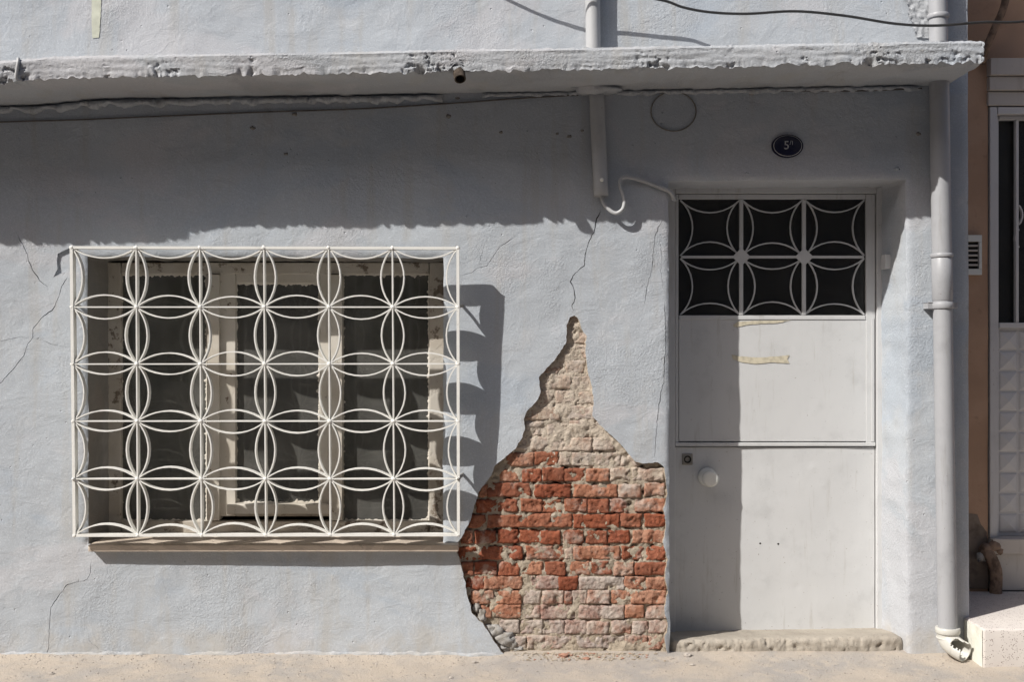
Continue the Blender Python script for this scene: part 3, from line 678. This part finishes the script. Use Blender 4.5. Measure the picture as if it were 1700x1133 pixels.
kn = MB().lathe([(.044, .0), (.045, -.004), (.040, -.010), (.022, -.015), (.019, -.055), (.031, -.062), (.0375, -.070), (.039, -.078), (.0385, -.088), (.032, -.096), (.028, -.097), (.0, -.0975)], kc, (0, 1, 0), 28).build('knob', M['knob'], door, True); auto_smooth(kn, 45)
lc = (X(1141, YD), YD-.004, Z(763, YD))
lk = MB().box(lc[0]-.026, lc[0]+.026, lc[1]-.003, lc[1]+.006, lc[2]-.027, lc[2]+.027, .003).build('lock_plate', M['steel'], door)
MB().lathe([(.018, -.0075), (.012, -.0075), (.011, .0), (0, .0)], lc, (0, 1, 0), 18).build('keyhole', M['vent_dark'], door, True)
panel_y = lambda x, z: YD-.006+fn((x, z, 8), 2.6, 2)*.002
dp = lambda L: [Pd(a, b) for a, b in L]
film(dp([(1214, 589), (1228, 592), (1260, 594), (1290, 592), (1310, 590), (1306, 597), (1310, 604), (1280, 602), (1255, 605), (1232, 602), (1216, 597)]), M['tape'], 'tape_strip', door, .0026, panel_y, .006, 2)
film(dp([(1216, 541), (1224, 534.5), (1250, 533), (1280, 532.5), (1312, 532), (1290, 537), (1262, 538), (1238, 540), (1222, 544)]), M['tape'], 'tape_strip', door, .0026, panel_y, .006, 6)
for (a, b) in ((1262, 903), (1292, 904)): MB().blob((X(a, YD), YD+leaf(X(a, YD), Z(b, YD)), Z(b, YD)), .006, 1, .4, a, (1, .25, .8)).build('rivet_hole', M['vent_dark'], door)
# striker box on the right reveal
ob = MB().box(X(1466, .2), X(1489, .2), .17, .235, Z(447, .2), Z(423, .2), .004, 2).build('latch_box', M['door'], house)
# threshold
def thr():
    n = 220; V = []; F = []; x0, x1 = X(1114), X(1503); prof = [(.34, .026), (.25, .034), (.14, .046), (.09, .053), (.060, .056), (.045, .056), (.036, .053), (.030, .047), (.027, .040), (.026, .032), (.025, .024), (.025, .016), (.025, .008), (.024, 0), (.024, -.03)]; m = len(prof)
    for i in range(n+1):
        x = x0+(x1-x0)*i/n; e = max(0, 1-min(i, n-i)/4)
        for k, (y, z) in enumerate(prof): V.append((x, y+fn((x, z, 2), 30, 4)*.006*(k > 3)+max(0, fn((x, z, 6), 34, 4)-.15)*.018*(k > 4)+e*.01*(k > 2), z*(1-.10*(1-i/n)*0)+fn((x, y, 4), 12, 4)*.004+(x-x0)*.016-e*.008*(k > 2)))
    for i in range(n):
        for j in range(m-1): a = i*m+j; F.append((a, a+1, a+m+1, a+m))
    F.append(tuple(range(m-1, -1, -1))); F.append(tuple(n*m+j for j in range(m)))
    return mk('threshold', V, F, M['concrete'], house, True)
auto_smooth(thr(), 55)

# ------------------------------------------------------------------ window grille
grille = thing('window_grille', (X(440), -.1, Z(900, -.14)), 'white wrought iron window grille with overlapping leaf shaped arcs', 'window grille')
G0, G1 = -.142, -.106
cxs = [(118, 123), (225.5, 228), (331, 334), (437.5, 441), (545, 548), (651, 654), (760, 761)]
rzs = [(411, 412), (510, 510), (605, 604.5), (700, 700), (796, 796), (890, 889)]
def node(i, j):
    u = j/5; v = i/6; gd = G0+.044*u; return (X(cxs[i][0]+(cxs[i][1]-cxs[i][0])*u, gd), Z(rzs[j][0]+(rzs[j][1]-rzs[j][0])*v, gd))
s4 = (CAMD+G0)/FPX
def gb(name, path, y0, y1, wd): return MB().ribbon(path, y0, y1, wd).build(name, M['iron'], grille)
for i in range(7):
    side = i in (0, 6); gb('frame_bar' if side else 'upright_bar', [node(i, j) for j in range(6)], G0+(0 if side else .0012), G1, .013 if side else .0055)
for j in range(6):
    side = j in (0, 5); gb('frame_bar' if side else 'cross_bar', [node(i, j) for i in range(7)], G0+(.0006 if side else .0022), G1-.0004, .012 if side else .0055)
for j in range(6):
    for i in range(6):
        for sg in ((-1,) if j == 0 else (1,) if j == 5 else (1, -1)):
            L = arc(node(i, j), node(i+1, j), sg*s4*random.uniform(16.8, 20.5) if True else 0); gb('leaf_arc', L, G0+.0030+random.uniform(0, .001), G1-.001, .0055)
for i in range(7):
    for j in range(5):
        for sg in ((1,) if i == 0 else (-1,) if i == 6 else (1, -1)):
            L = arc(node(i, j), node(i, j+1), sg*s4*random.uniform(15.8, 19.8)); gb('leaf_arc', L, G0+.0034+random.uniform(0, .001), G1-.0014, .0055)
mb = MB()
for i in range(7):
    for j in range(6): c = node(i, j); mb.blob((c[0], G0+.003, c[1]), .0095, 2, .5, i*7+j, (1, .45, 1))
wb = mb.build('weld_bead', M['iron'], grille, True); wb['kind'] = 'stuff'
for i, j in ((0, 1), (0, 4), (6, 1), (6, 4)):
    c = node(i, j); sx = .016*(1 if i else -1)
    MB().tube([(c[0], G1-.006, c[1]), (c[0]+sx*.4, -.07, c[1]+.004), (c[0]+sx*.9, -.03, c[1]+.008), (c[0]+sx, .03, c[1]+.010)], .007, 8).build('wall_anchor', M['iron' if i == 0 else 'steel'], grille, True)

zt_, zb_ = node(0, 0)[1], node(0, 5)[1]
for o in grille.children:
    if o.name.startswith('wall_anchor'): continue
    o0 = WORG[o.name]
    for v in o.data.vertices: v.co.y += .044*(zt_-(v.co.z+o0.z))/(zt_-zb_)

# ------------------------------------------------------------------ rainwater pipe
dp_ = thing('rainwater_downpipe', (X(1568), -.055, .05), 'grey plastic rainwater downpipe with broken elbow at pavement', 'downpipe')
PR = .0425; PYc = -.056
def pipe_at(py): return Vector((X(1559+(py-130)*.0155, PYc), PYc, Z(py, PYc)))
o = MB().tube([pipe_at(k) for k in np.linspace(116, 430, 9)], PR, 28).build('pipe_section', M['pipe'], dp_, True); auto_smooth(o)
o = MB().tube([pipe_at(k) for k in np.linspace(424, 1052, 13)], PR*.985, 28).build('pipe_section', M['pipe'], dp_, True); auto_smooth(o)
o = MB().tube([pipe_at(k) for k in np.linspace(-220, 97, 7)], PR*.95, 28).build('pipe_section', M['pipe'], dp_, True); auto_smooth(o)
def collar(py0, py1, r, name, mat): 
    a, b = pipe_at(py0), pipe_at(py1); ax = (b-a).normalized(); L = (b-a).length
    o = MB().lathe([(PR*.97, 0), (r-.002, .001), (r, .004), (r, L-.004), (r-.002, L-.001), (PR*.97, L)], a, ax, 28).build(name, mat, dp_, True); return auto_smooth(o)
collar(421, 428, PR+.007, 'socket_rim', M['pipe']); collar(428, 500, PR+.0022, 'socket', M['pipe']); collar(23, 31, PR+.006, 'socket_rim', M['pipe'])
collar(502, 513, PR+.0065, 'bracket_strap', M['pipe'])
c = pipe_at(507.5)
for sx in (-1, 1): MB().box(c.x+sx*.040, c.x+sx*.066, PYc-.008, PYc+.06 if sx > 0 else PYc+.06, c.z-.014, c.z+.014, .003).build('bracket_ear', M['pipe'], dp_)
# elbow with a broken mouth
e0 = pipe_at(1046); path = catmull([e0, e0+Vector((.001, 0, -.030)), e0+Vector((.008, -.016, -.054)), e0+Vector((.026, -.042, -.072)), e0+Vector((.050, -.074, -.084))], 6); n = 32; V = []; F = []
u = Vector((1, 0, 0))
for k, p in enumerate(path):
    tt = (path[min(k+1, len(path)-1)]-path[max(k-1, 0)]).normalized(); u = (u-tt*u.dot(tt)).normalized(); b = tt.cross(u); r = PR+.005-.003*(k/len(path))
    for q_ in range(n):
        a = 2*math.pi*q_/n; V.append(p+u*math.cos(a)*r+b*math.sin(a)*r)
for k in range(len(path)-1):
    for q_ in range(n):
        a = k*n+q_; c = k*n+(q_+1) % n; d = (V[a]+V[c+n])/2-(path[k]+path[k+1])/2; prog = k/(len(path)-1)
        # a piece is broken out of the upper left of the mouth
        if prog > .60 and d.z > .014+.010*mn.noise(Vector((q_*.9, k*.9, 3))) and d.x < .006+.012*mn.noise(Vector((q_*.8, k*.6, 0))): continue
        F.append((a, c, c+n, a+n))
el = mk('elbow', V, F, M['elbow'], dp_, True); sm = el.modifiers.new('thickness', 'SOLIDIFY'); sm.thickness = .004; sm.offset = -1
collar(1042, 1052, PR+.011, 'elbow_rim', M['elbow']); collar(1058, 1061, PR+.008, 'elbow_rim', M['elbow'])

# ------------------------------------------------------------------ cable conduit and cables
cd = thing('cable_conduit', (X(995), -.04, Z(326)), 'grey painted cable conduit running down through ledge beside door', 'conduit')
r = .0335
def halfpipe(p0, p1, name):
    o = MB().tube([Vector(p0)+(Vector(p1)-Vector(p0))*k/8 for k in range(9)], r, 22).build(name, M['conduit'], cd, True); return auto_smooth(o)
halfpipe((X(981, -.04), -.040, Z(-200, -.04)), (X(985.5, -.04), -.040, Z(108, -.04)), 'upper_tube')
pA, pB = Vector((X(990, -.034), -.034, Z(148, -.034))), Vector((X(998, -.034), -.034, Z(326, -.034)))
o = MB().tube([pA+(pB-pA)*k/10 for k in range(11)], r, 24, cap=False).build('lower_tube', M['conduit'], cd, True); sm = o.modifiers.new('thickness', 'SOLIDIFY'); sm.thickness = .003
bp = pA+(pB-pA)*.855+Vector((.004, -r-.002, 0))
o = MB().lathe([(0, -.010), (.006, -.009), (.009, -.004), (.0095, .004)], bp, (0, 1, 0), 14).build('bolt', M['knob'], cd, True)
cab = catmull([(X(996), -.036, Z(312)), (X(999), -.034, Z(333)), (X(1006), -.036, Z(346)), (X(1020), -.045, Z(356)), (X(1032), -.052, Z(349)), (X(1034.5), -.050, Z(332)), (X(1029), -.036, Z(312)), (X(1030), -.026, Z(299)), (X(1041), -.022, Z(295.5)), (X(1062), -.018, Z(300)), (X(1090), -.014, Z(310)), (X(1112), -.010, Z(319)), (X(1119), .03, Z(328)), (X(1121, .2), .2, Z(331, .2))], 8)
meta(MB().tube(cab, .0088, 12).build('entry_cable', M['conduit'], None, True), 'thick grey painted cable looping from conduit to door corner', 'cable')
def run_cable(name, P, r, mat, lab, cat, n=10, seg=8): return meta(MB().tube(catmull(P, seg), r, n).build(name, mat, None, True), lab, cat)
yc2 = -.10
run_cable('overhead_cable', [(X(700, yc2), yc2+.02, Z(-120, yc2)), (X(784, yc2), yc2, Z(-71, yc2)), (X(904, yc2), yc2, Z(-22, yc2)), (X(1010, yc2), yc2, Z(-10, yc2)), (X(1095, yc2), yc2, Z(-1, yc2)), (X(1135, yc2), yc2, Z(12, yc2)), (X(1180, yc2), yc2, Z(20, yc2)), (X(1240, yc2), yc2, Z(22.5, yc2)), (X(1320, yc2), yc2-.01, Z(19.5, yc2)), (X(1400, yc2), yc2-.02, Z(28, yc2)), (X(1480, yc2), yc2-.03, Z(42, yc2)), (X(1545, yc2), yc2-.04, Z(46.5, yc2)), (X(1620, yc2), yc2-.05, Z(42, yc2)), (X(1760, yc2), yc2-.06, Z(33, yc2)), (X(2300, yc2), yc2-.02, Z(-60, yc2))], .0062, M['wire'], 'black overhead cable sagging across the upper wall', 'cable')
def onwall(L, off, r): return [(X(a), wall_y(X(a), Z(b))-off, Z(b)) for a, b in L]
run_cable('wall_wire', onwall([(-300, 214), (0, 203), (130, 199), (300, 192), (450, 186), (600, 180.5), (760, 171), (860, 164), (960, 158)], .006, 0), .0035, M['wall_wire'], 'thin dark wire running along shaded wall from left edge to conduit', 'wire')
run_cable('wall_wire', onwall([(1012, 155), (1080, 153), (1180, 152), (1300, 151), (1420, 151), (1530, 147)], .006, 0), .0032, M['wall_wire'], 'thin dark wire stretched above the house number plate under ledge', 'wire')
L = [(1118+37.5*math.sin(a), 185-33*math.cos(a)) for a in np.linspace(0, 2*math.pi, 28)]
meta(MB().tube([Vector(p) for p in onwall(L, .004, 0)], .0028, 8).build('wire_loop', M['loop_wire'], None, True), 'round loop of thin wire fixed flat on shaded wall', 'wire')
# short bent reinforcing bar on the ledge face
run_cable('reinforcing_bar', [(X(29, -.42), -.412, Z(96, -.42)), (X(30, -.42), -.420, Z(104, -.42)), (X(28, -.42), -.421, Z(118, -.42)), (X(27, -.42), -.417, Z(129, -.42)), (X(30, -.42), -.400, Z(131, -.42))], .007, M['conduit'], 'short painted steel bar bent over the ledge front', 'bar')

# ------------------------------------------------------------------ house number plate
pc = Vector((X(1307), 0, Z(242.5))); yw = wall_y(pc.x, pc.z)-.004
num = thing('number_plate', (pc.x, yw, pc.z), 'small oval navy enamel house number plate reading 5/1', 'number plate')
def oval(rx, rz, prof, name, mat):
    V = []; F = []; n = 40
    for (s_, h) in prof:
        for q_ in range(n): a = 2*math.pi*q_/n; V.append((pc.x+rx*s_*math.cos(a), yw-h, pc.z+rz*s_*math.sin(a)))
    for k in range(len(prof)-1):
        for q_ in range(n): a = k*n+q_; b = k*n+(q_+1) % n; F.append((a, b, b+n, a+n))
    F.append(tuple((len(prof)-1)*n+q_ for q_ in range(n))); return mk(name, V, F, mat, num, True)
auto_smooth(oval(.0725, .0535, [(1, -.012), (1, .002), (.985, .005), (.9, .0058), (.7, .010), (.4, .0128), (.1, .0138)], 'enamel_plate', M['enamel']), 35)
V = []; F = []; n = 48
for rr in (.86, .895):
    for q_ in range(n): a = 2*math.pi*q_/n; V.append((pc.x+.0725*rr*math.cos(a), yw-.0082+(.0012 if rr > .87 else 0), pc.z+.0535*rr*math.sin(a)))
F = [(q_, (q_+1) % n, n+(q_+1) % n, n+q_) for q_ in range(n)]; mk('border_line', V, F, M['white_enamel'], num)
def text(s_, size, x, z, y, shear=0):
    c = bpy.data.curves.new('digit', 'FONT'); c.body = s_; c.size = size; c.extrude = .0004; c.align_x = 'CENTER'; c.align_y = 'CENTER'; c.shear = shear
    tmp = bpy.data.objects.new('digit_tmp', c); COL.objects.link(tmp); dg = bpy.context.evaluated_depsgraph_get(); me = bpy.data.meshes.new_from_object(tmp.evaluated_get(dg)); bpy.data.objects.remove(tmp)
    me.materials.clear(); me.materials.append(M['white_enamel']); o = bpy.data.objects.new('digit', me); o.rotation_euler = (math.radians(90), 0, 0); link(o, num, (x, y, z)); return o
text('5', .054, pc.x-.007, pc.z+.000, yw-.0142); text('/', .028, pc.x+.011, pc.z+.012, yw-.0138); text('1', .026, pc.x+.020, pc.z+.011, yw-.0135)

# ------------------------------------------------------------------ neighbour house on the right
nb = thing('neighbour_house', (X(1750, .55), .6, 0), 'orange rendered neighbouring house with white panelled door in shade', 'house')
YN = .55; nx0 = X(1640, YN)
def nwy(x, z): return fn((x, z, 3), 3, 3)*.004
MB().grid(WX1-.03, nx0, -.05, 3.75, YN, .03, lambda a, b: nwy(a, b)).build('render_wall', M['orange'], nb, True)
MB().grid(nx0, 5.0, Z(100, YN), 3.75, YN+.002, .06, nwy).build('upper_render_wall', M['orange'], nb, True)
MB().grid(X(1900, YN), 5.0, -.05, Z(100, YN), YN+.001, .06, nwy).build('render_wall', M['orange'], nb, True)
MB().box(WX1, 5.0, YN+.12, YN+2.4, -.05, 3.74).build('house_body', M['dark'], nb)
# grey cement patch at the foot of the orange wall
film([(X(a, YN), Z(b, YN)) for a, b in [(1590, 858), (1606, 852), (1622, 855), (1628, 872), (1638, 884), (1641, 978), (1590, 978)]], M['patch'], 'cement_patch', nb, .004, lambda x, z: YN+nwy(x, z), .015, 5, .004)
def nbx(name, a, b, c, d, y0, y1, mat, bev=.004): return bx(name, a, b, c, d, y0, y1, mat, nb, bev, YN)
for (a, b, d) in ((100, 128, .05), (129, 152, .035), (153, 176, .02)): nbx('lintel_band', 1638, 1905, a, b, YN-d, YN+.05, M['trim'])
nd = bx('door', 1662, 1880, 545, 893, YN+.040, YN+.07, M['neighbour_door'], nb, .003, YN); nd['label'] = 'white metal door with pyramid panels and barred glass'
def ndx(name, a, b, c, d, y0, y1, mat=None, bev=.003): return bx(name, a, b, c, d, y0, y1, mat or M['neighbour_door'], nd, bev, YN)
ndx('door_frame', 1642, 1654, 178, 893, YN-.012, YN+.09); ndx('door_frame', 1655, 1900, 178, 190, YN-.012, YN+.09)
ndx('door_stile', 1655, 1661, 191, 893, YN+.020, YN+.075); ndx('door_rail', 1662, 1880, 536, 545, YN+.018, YN+.06); ndx('door_rail', 1662, 1880, 191, 197, YN+.018, YN+.06)
ndx('pane', 1661, 1880, 196, 537, YN+.062, YN+.066, M['door_glass'])
ndx('glazing_bar', 1690, 1695, 197.5, 535.5, YN+.022, YN+.05); ndx('glazing_bar', 1724, 1729, 197.5, 535.5, YN+.022, YN+.05); ndx('glazing_bar', 1758, 1763, 197.5, 535.5, YN+.022, YN+.05)
for (a, b, sg) in ((340, 372, 1), (380, 410, -1)):
    L = arc((X(1696, YN), Z(a, YN)), (X(1696, YN), Z(b, YN)), sg*6*(CAMD+YN)/FPX, 8); MB().ribbon(L, YN+.025, YN+.045, .006).build('scroll_bar', M['neighbour_door'], nd)
def pyramid(a, b, c, d):
    y = YN+.0395; x0, x1, z1, z0 = X(a, YN), X(b, YN), Z(c, YN), Z(d, YN); i = .006; h = .017
    V = [(x0, y, z0), (x1, y, z0), (x1, y, z1), (x0, y, z1), (x0+i, y-.006, z0+i), (x1-i, y-.006, z0+i), (x1-i, y-.006, z1-i), (x0+i, y-.006, z1-i), ((x0+x1)/2, y-h, (z0+z1)/2)]
    return MB().add(V, [(0, 1, 5, 4), (1, 2, 6, 5), (2, 3, 7, 6), (3, 0, 4, 7), (4, 5, 8), (5, 6, 8), (6, 7, 8), (7, 4, 8)]).build('pyramid_panel', M['neighbour_door'], nd)
for i in range(5):
    for j in range(10): a = 1664+i*33.5; b = 550+j*34; pyramid(a, a+30, b, b+31)
# raised sill, riser and terrazzo step
nbx('door_sill', 1641, 1905, 893, 918, YN-.05, YN+.10, M['trim'])
nbx('riser', 1644, 1905, 919, 980, YN-.02, YN+.09, M['riser'])
st = MB().box(2.057, 5.0, -.20, YN-.021, -.04, .170, .012, 3)
step = st.build('terrazzo_step', M['terrazzo'], nb); auto_smooth(step, 50)
def ssy(y, z): return 2.0545-.003*fn((y, z, 2), 12, 3)
V = []; F = []; ny, nz = 14, 12
for j in range(nz+1):
    for i in range(ny+1): y = -.196+.19*i/ny; z = -.02+.184*j/nz; V.append((ssy(y, z), y, z))
for j in range(nz):
    for i in range(ny): a = j*(ny+1)+i; F.append((a, a+ny+1, a+ny+2, a+1))
mk('white_render_side', V, F, M['white_render'], nb, True)
# overhead bundle and old clay stub
mb = MB().tube(catmull([(X(1676, .4), .40, Z(-40, .4)), (X(1668, .4), .41, Z(10, .4)), (X(1655, .4), .43, Z(45, .4)), (X(1645, .4), .47, Z(80, .4)), (X(1636, .5), .53, Z(100, .5))], 6), .018, 10)
meta(mb.build('cable_bundle', M['rust'], None, True), 'dark brown cable bundle hanging in the corner beside orange wall', 'cable')
vt = thing('intercom_panel', (X(1615, YN), YN, Z(456, YN)), 'small white framed intercom panel with dark strips on orange wall', 'intercom')
def vx(name, a, b, c, d, y0, y1, mat): return bx(name, a, b, c, d, y0, y1, mat, vt, .0015, YN)
vx('panel_back', 1598, 1622, 403, 446, YN-.012, YN-.006, M['vent_dark'])
vx('panel_frame', 1594, 1627, 391, 402, YN-.024, YN-.002, M['knob']); vx('panel_frame', 1594, 1627, 447, 457, YN-.024, YN-.002, M['knob']); vx('panel_frame', 1622.3, 1627, 402.3, 446.7, YN-.024, YN-.002, M['knob']); vx('panel_frame', 1594, 1598, 402.3, 446.7, YN-.024, YN-.002, M['knob'])
for k in range(5): b = 407+k*8; vx('name_strip', 1598.4, 1622, b, b+3.2, YN-.020, YN-.0125, M['trim'])
cs = thing('clay_drain_stub', (X(1648, .5), .5, .17), 'broken brown clay drain stub at foot of neighbour doorway', 'drain pipe')
MB().tube(catmull([(X(1636, .49), .52, Z(915, .5)), (X(1645, .49), .495, Z(925, .5)), (X(1652, .49), .485, Z(945, .5)), (X(1653, .49), .485, Z(965, .5)), (X(1652, .49), .485, .160)], 5), .03, 14).build('clay_pipe', M['rust'], cs, True)
for i, (a, b, rr) in enumerate(((1640, 912, .036), (1652, 908, .03), (1660, 917, .022), (1632, 925, .03), (1657, 972, .022))): MB().blob((X(a, .5), .51, Z(b, .5)), rr, 2, .6, i+20, (1, .8, .9)).build('crumbled_mortar', M['rust'] if i != 3 else M['rubble'], cs, True)


# ------------------------------------------------------------------ houses across the narrow street (behind the lens; they shade the sky and stand in the window reflections)
def across(x0, x1, h, mat, lab, sd):
    YO = -6.6; hs = thing('house_across_street', ((x0+x1)/2, YO-.5, 0), lab, 'house', 'houses across the street')
    nw = max(2, int((x1-x0)/2.0)); cols = [x0+(x1-x0)*(k+.5)/nw for k in range(nw)]; zs = [(.9, 2.2), (3.2, 4.4)]
    m = MB(); xe = [x0]+[v for c in cols for v in (c-.5, c+.5)]+[x1]; ze = [-.05, .9, 2.2, 3.2, 4.4, h]
    for i in range(len(xe)-1):
        for j in range(5):
            if i % 2 and j in (1, 3): continue
            m.add([(xe[i], YO, ze[j]), (xe[i+1], YO, ze[j]), (xe[i+1], YO, ze[j+1]), (xe[i], YO, ze[j+1])], [(3, 2, 1, 0)])
    for c in cols:
        for a, b in zs:
            r_ = [(c-.5, a), (c+.5, a), (c+.5, b), (c-.5, b)]; n_ = [(p[0], y, p[1]) for y in (YO, YO-.2) for p in r_]
            m.add(n_, [(i, (i+1) % 4, 4+(i+1) % 4, 4+i) for i in range(4)])
    m.add([(x0, YO, -.05), (x1, YO, -.05), (x1, YO-6, -.05), (x0, YO-6, -.05), (x0, YO, h), (x1, YO, h), (x1, YO-6, h), (x0, YO-6, h)], [(1, 2, 6, 5), (2, 3, 7, 6), (3, 0, 4, 7), (4, 5, 6, 7)])
    m.build('facade', mat, hs)
    MB().box(x0, x1, YO-.1, YO+.22, h-.02, h+.14, .02).build('cornice', M['trim'], hs)
    for c in cols:
        for a, b in zs:
            wn = MB().box(c-.5, c-.43, YO-.18, YO-.12, a, b).box(c+.43, c+.5, YO-.18, YO-.12, a, b).box(c-.43, c+.43, YO-.18, YO-.12, b-.07, b).box(c-.43, c+.43, YO-.18, YO-.12, a, a+.07).box(c-.03, c+.03, YO-.18, YO-.12, a+.07, b-.07).build('window', M['cream'], hs)
            MB().box(c-.5, c+.5, YO-.17, YO-.15, a+.01, b-.01).build('pane', M['vent_dark'], wn)
            MB().box(c-.56, c+.56, YO-.15, YO+.06, a-.06, a-.002).build('sill', M['marble'], wn)
across(-45, -15.02, 6.6, M['trim'], 'long pale row of houses across the street, far left', 4)
across(15.02, 45, 6.6, M['rubble'], 'long grey row of houses across the street, far right', 5)
across(-15, -4.6, 6.5, M['orange'], 'two storey terracotta rendered house across the street, left one', 1)
across(-4.58, 4.6, 6.9, M['rubble'], 'two storey drab grey rendered house across the street, middle one', 2)
across(4.62, 15, 6.6, M['trim'], 'two storey beige rendered house across the street, right one', 3)
# ------------------------------------------------------------------ loose bits on the pavement
bits = [(1141, 1092, .014, 'stone', 'pale pebble lying near the door threshold'), (1149, 1106, .009, 'stone', 'small dark stone chip lying in front of the door threshold'), (788, 1099, .011, 'stone', 'small pale stone below the left rim of the brick patch'),
        (936, 1094, .016, 'brick_chip', 'larger red brick crumb at foot of the brick patch'), (974, 1097, .011, 'brick_chip', 'smaller red brick crumb at foot of the brick patch'), (86, 1120, .009, 'stone', 'tiny stone on the pavement near left edge'), (749, 1126, .007, 'stone', 'tiny pale stone at the lower edge of the pavement')]
for i, (a, b, rr, m_, lab) in enumerate(bits):
    dep = FPX*CZ/(b-566.5); y = dep-CAMD; x = (a-850)*dep/FPX
    y = min(y, -.03)
    meta(MB().blob((x, y, ground_z(x, y)+rr*.35), rr, 2, .6, i+40, (1.3, 1, .6)).build('pebble' if m_ == 'stone' else 'brick_crumb', M[m_], None, False), lab, 'pebble' if m_ == 'stone' else 'rubble')

def crumbs(name, spots, mat, lab, cat):
    mb = MB()
    for i, (x, y, r_) in enumerate(spots): mb.blob((x, y, ground_z(x, y)+r_*.3), r_, 1, .6, i, (random.uniform(.8, 1.5), 1, random.uniform(.4, .8)))
    meta(mb.build(name, mat, None, False), lab, cat, None, 'stuff')
R_ = random.Random(3)
crumbs('grit', [(R_.uniform(-2.5, 2.0), -.035-.45*R_.random()**1.6, R_.uniform(.0012, .0042)) for _ in range(1500)], M['stone'], 'fine pale grit scattered over the pavement', 'grit')
crumbs('mortar_crumbs', [(R_.triangular(X(838), X(1108), X(960)), -.018-.09*R_.random()**2.2, R_.uniform(.002, .008)*(.6+.4*R_.random())) for _ in range(420)], M['mortar'], 'mortar crumbs heaped along foot of brick patch', 'rubble')
crumbs('brick_dust', [(R_.triangular(X(870), X(1090), X(940)), -.02-.08*R_.random()**2, R_.uniform(.002, .007)) for _ in range(45)], M['brick_chip'], 'red brick fragments along foot of brick patch', 'rubble')
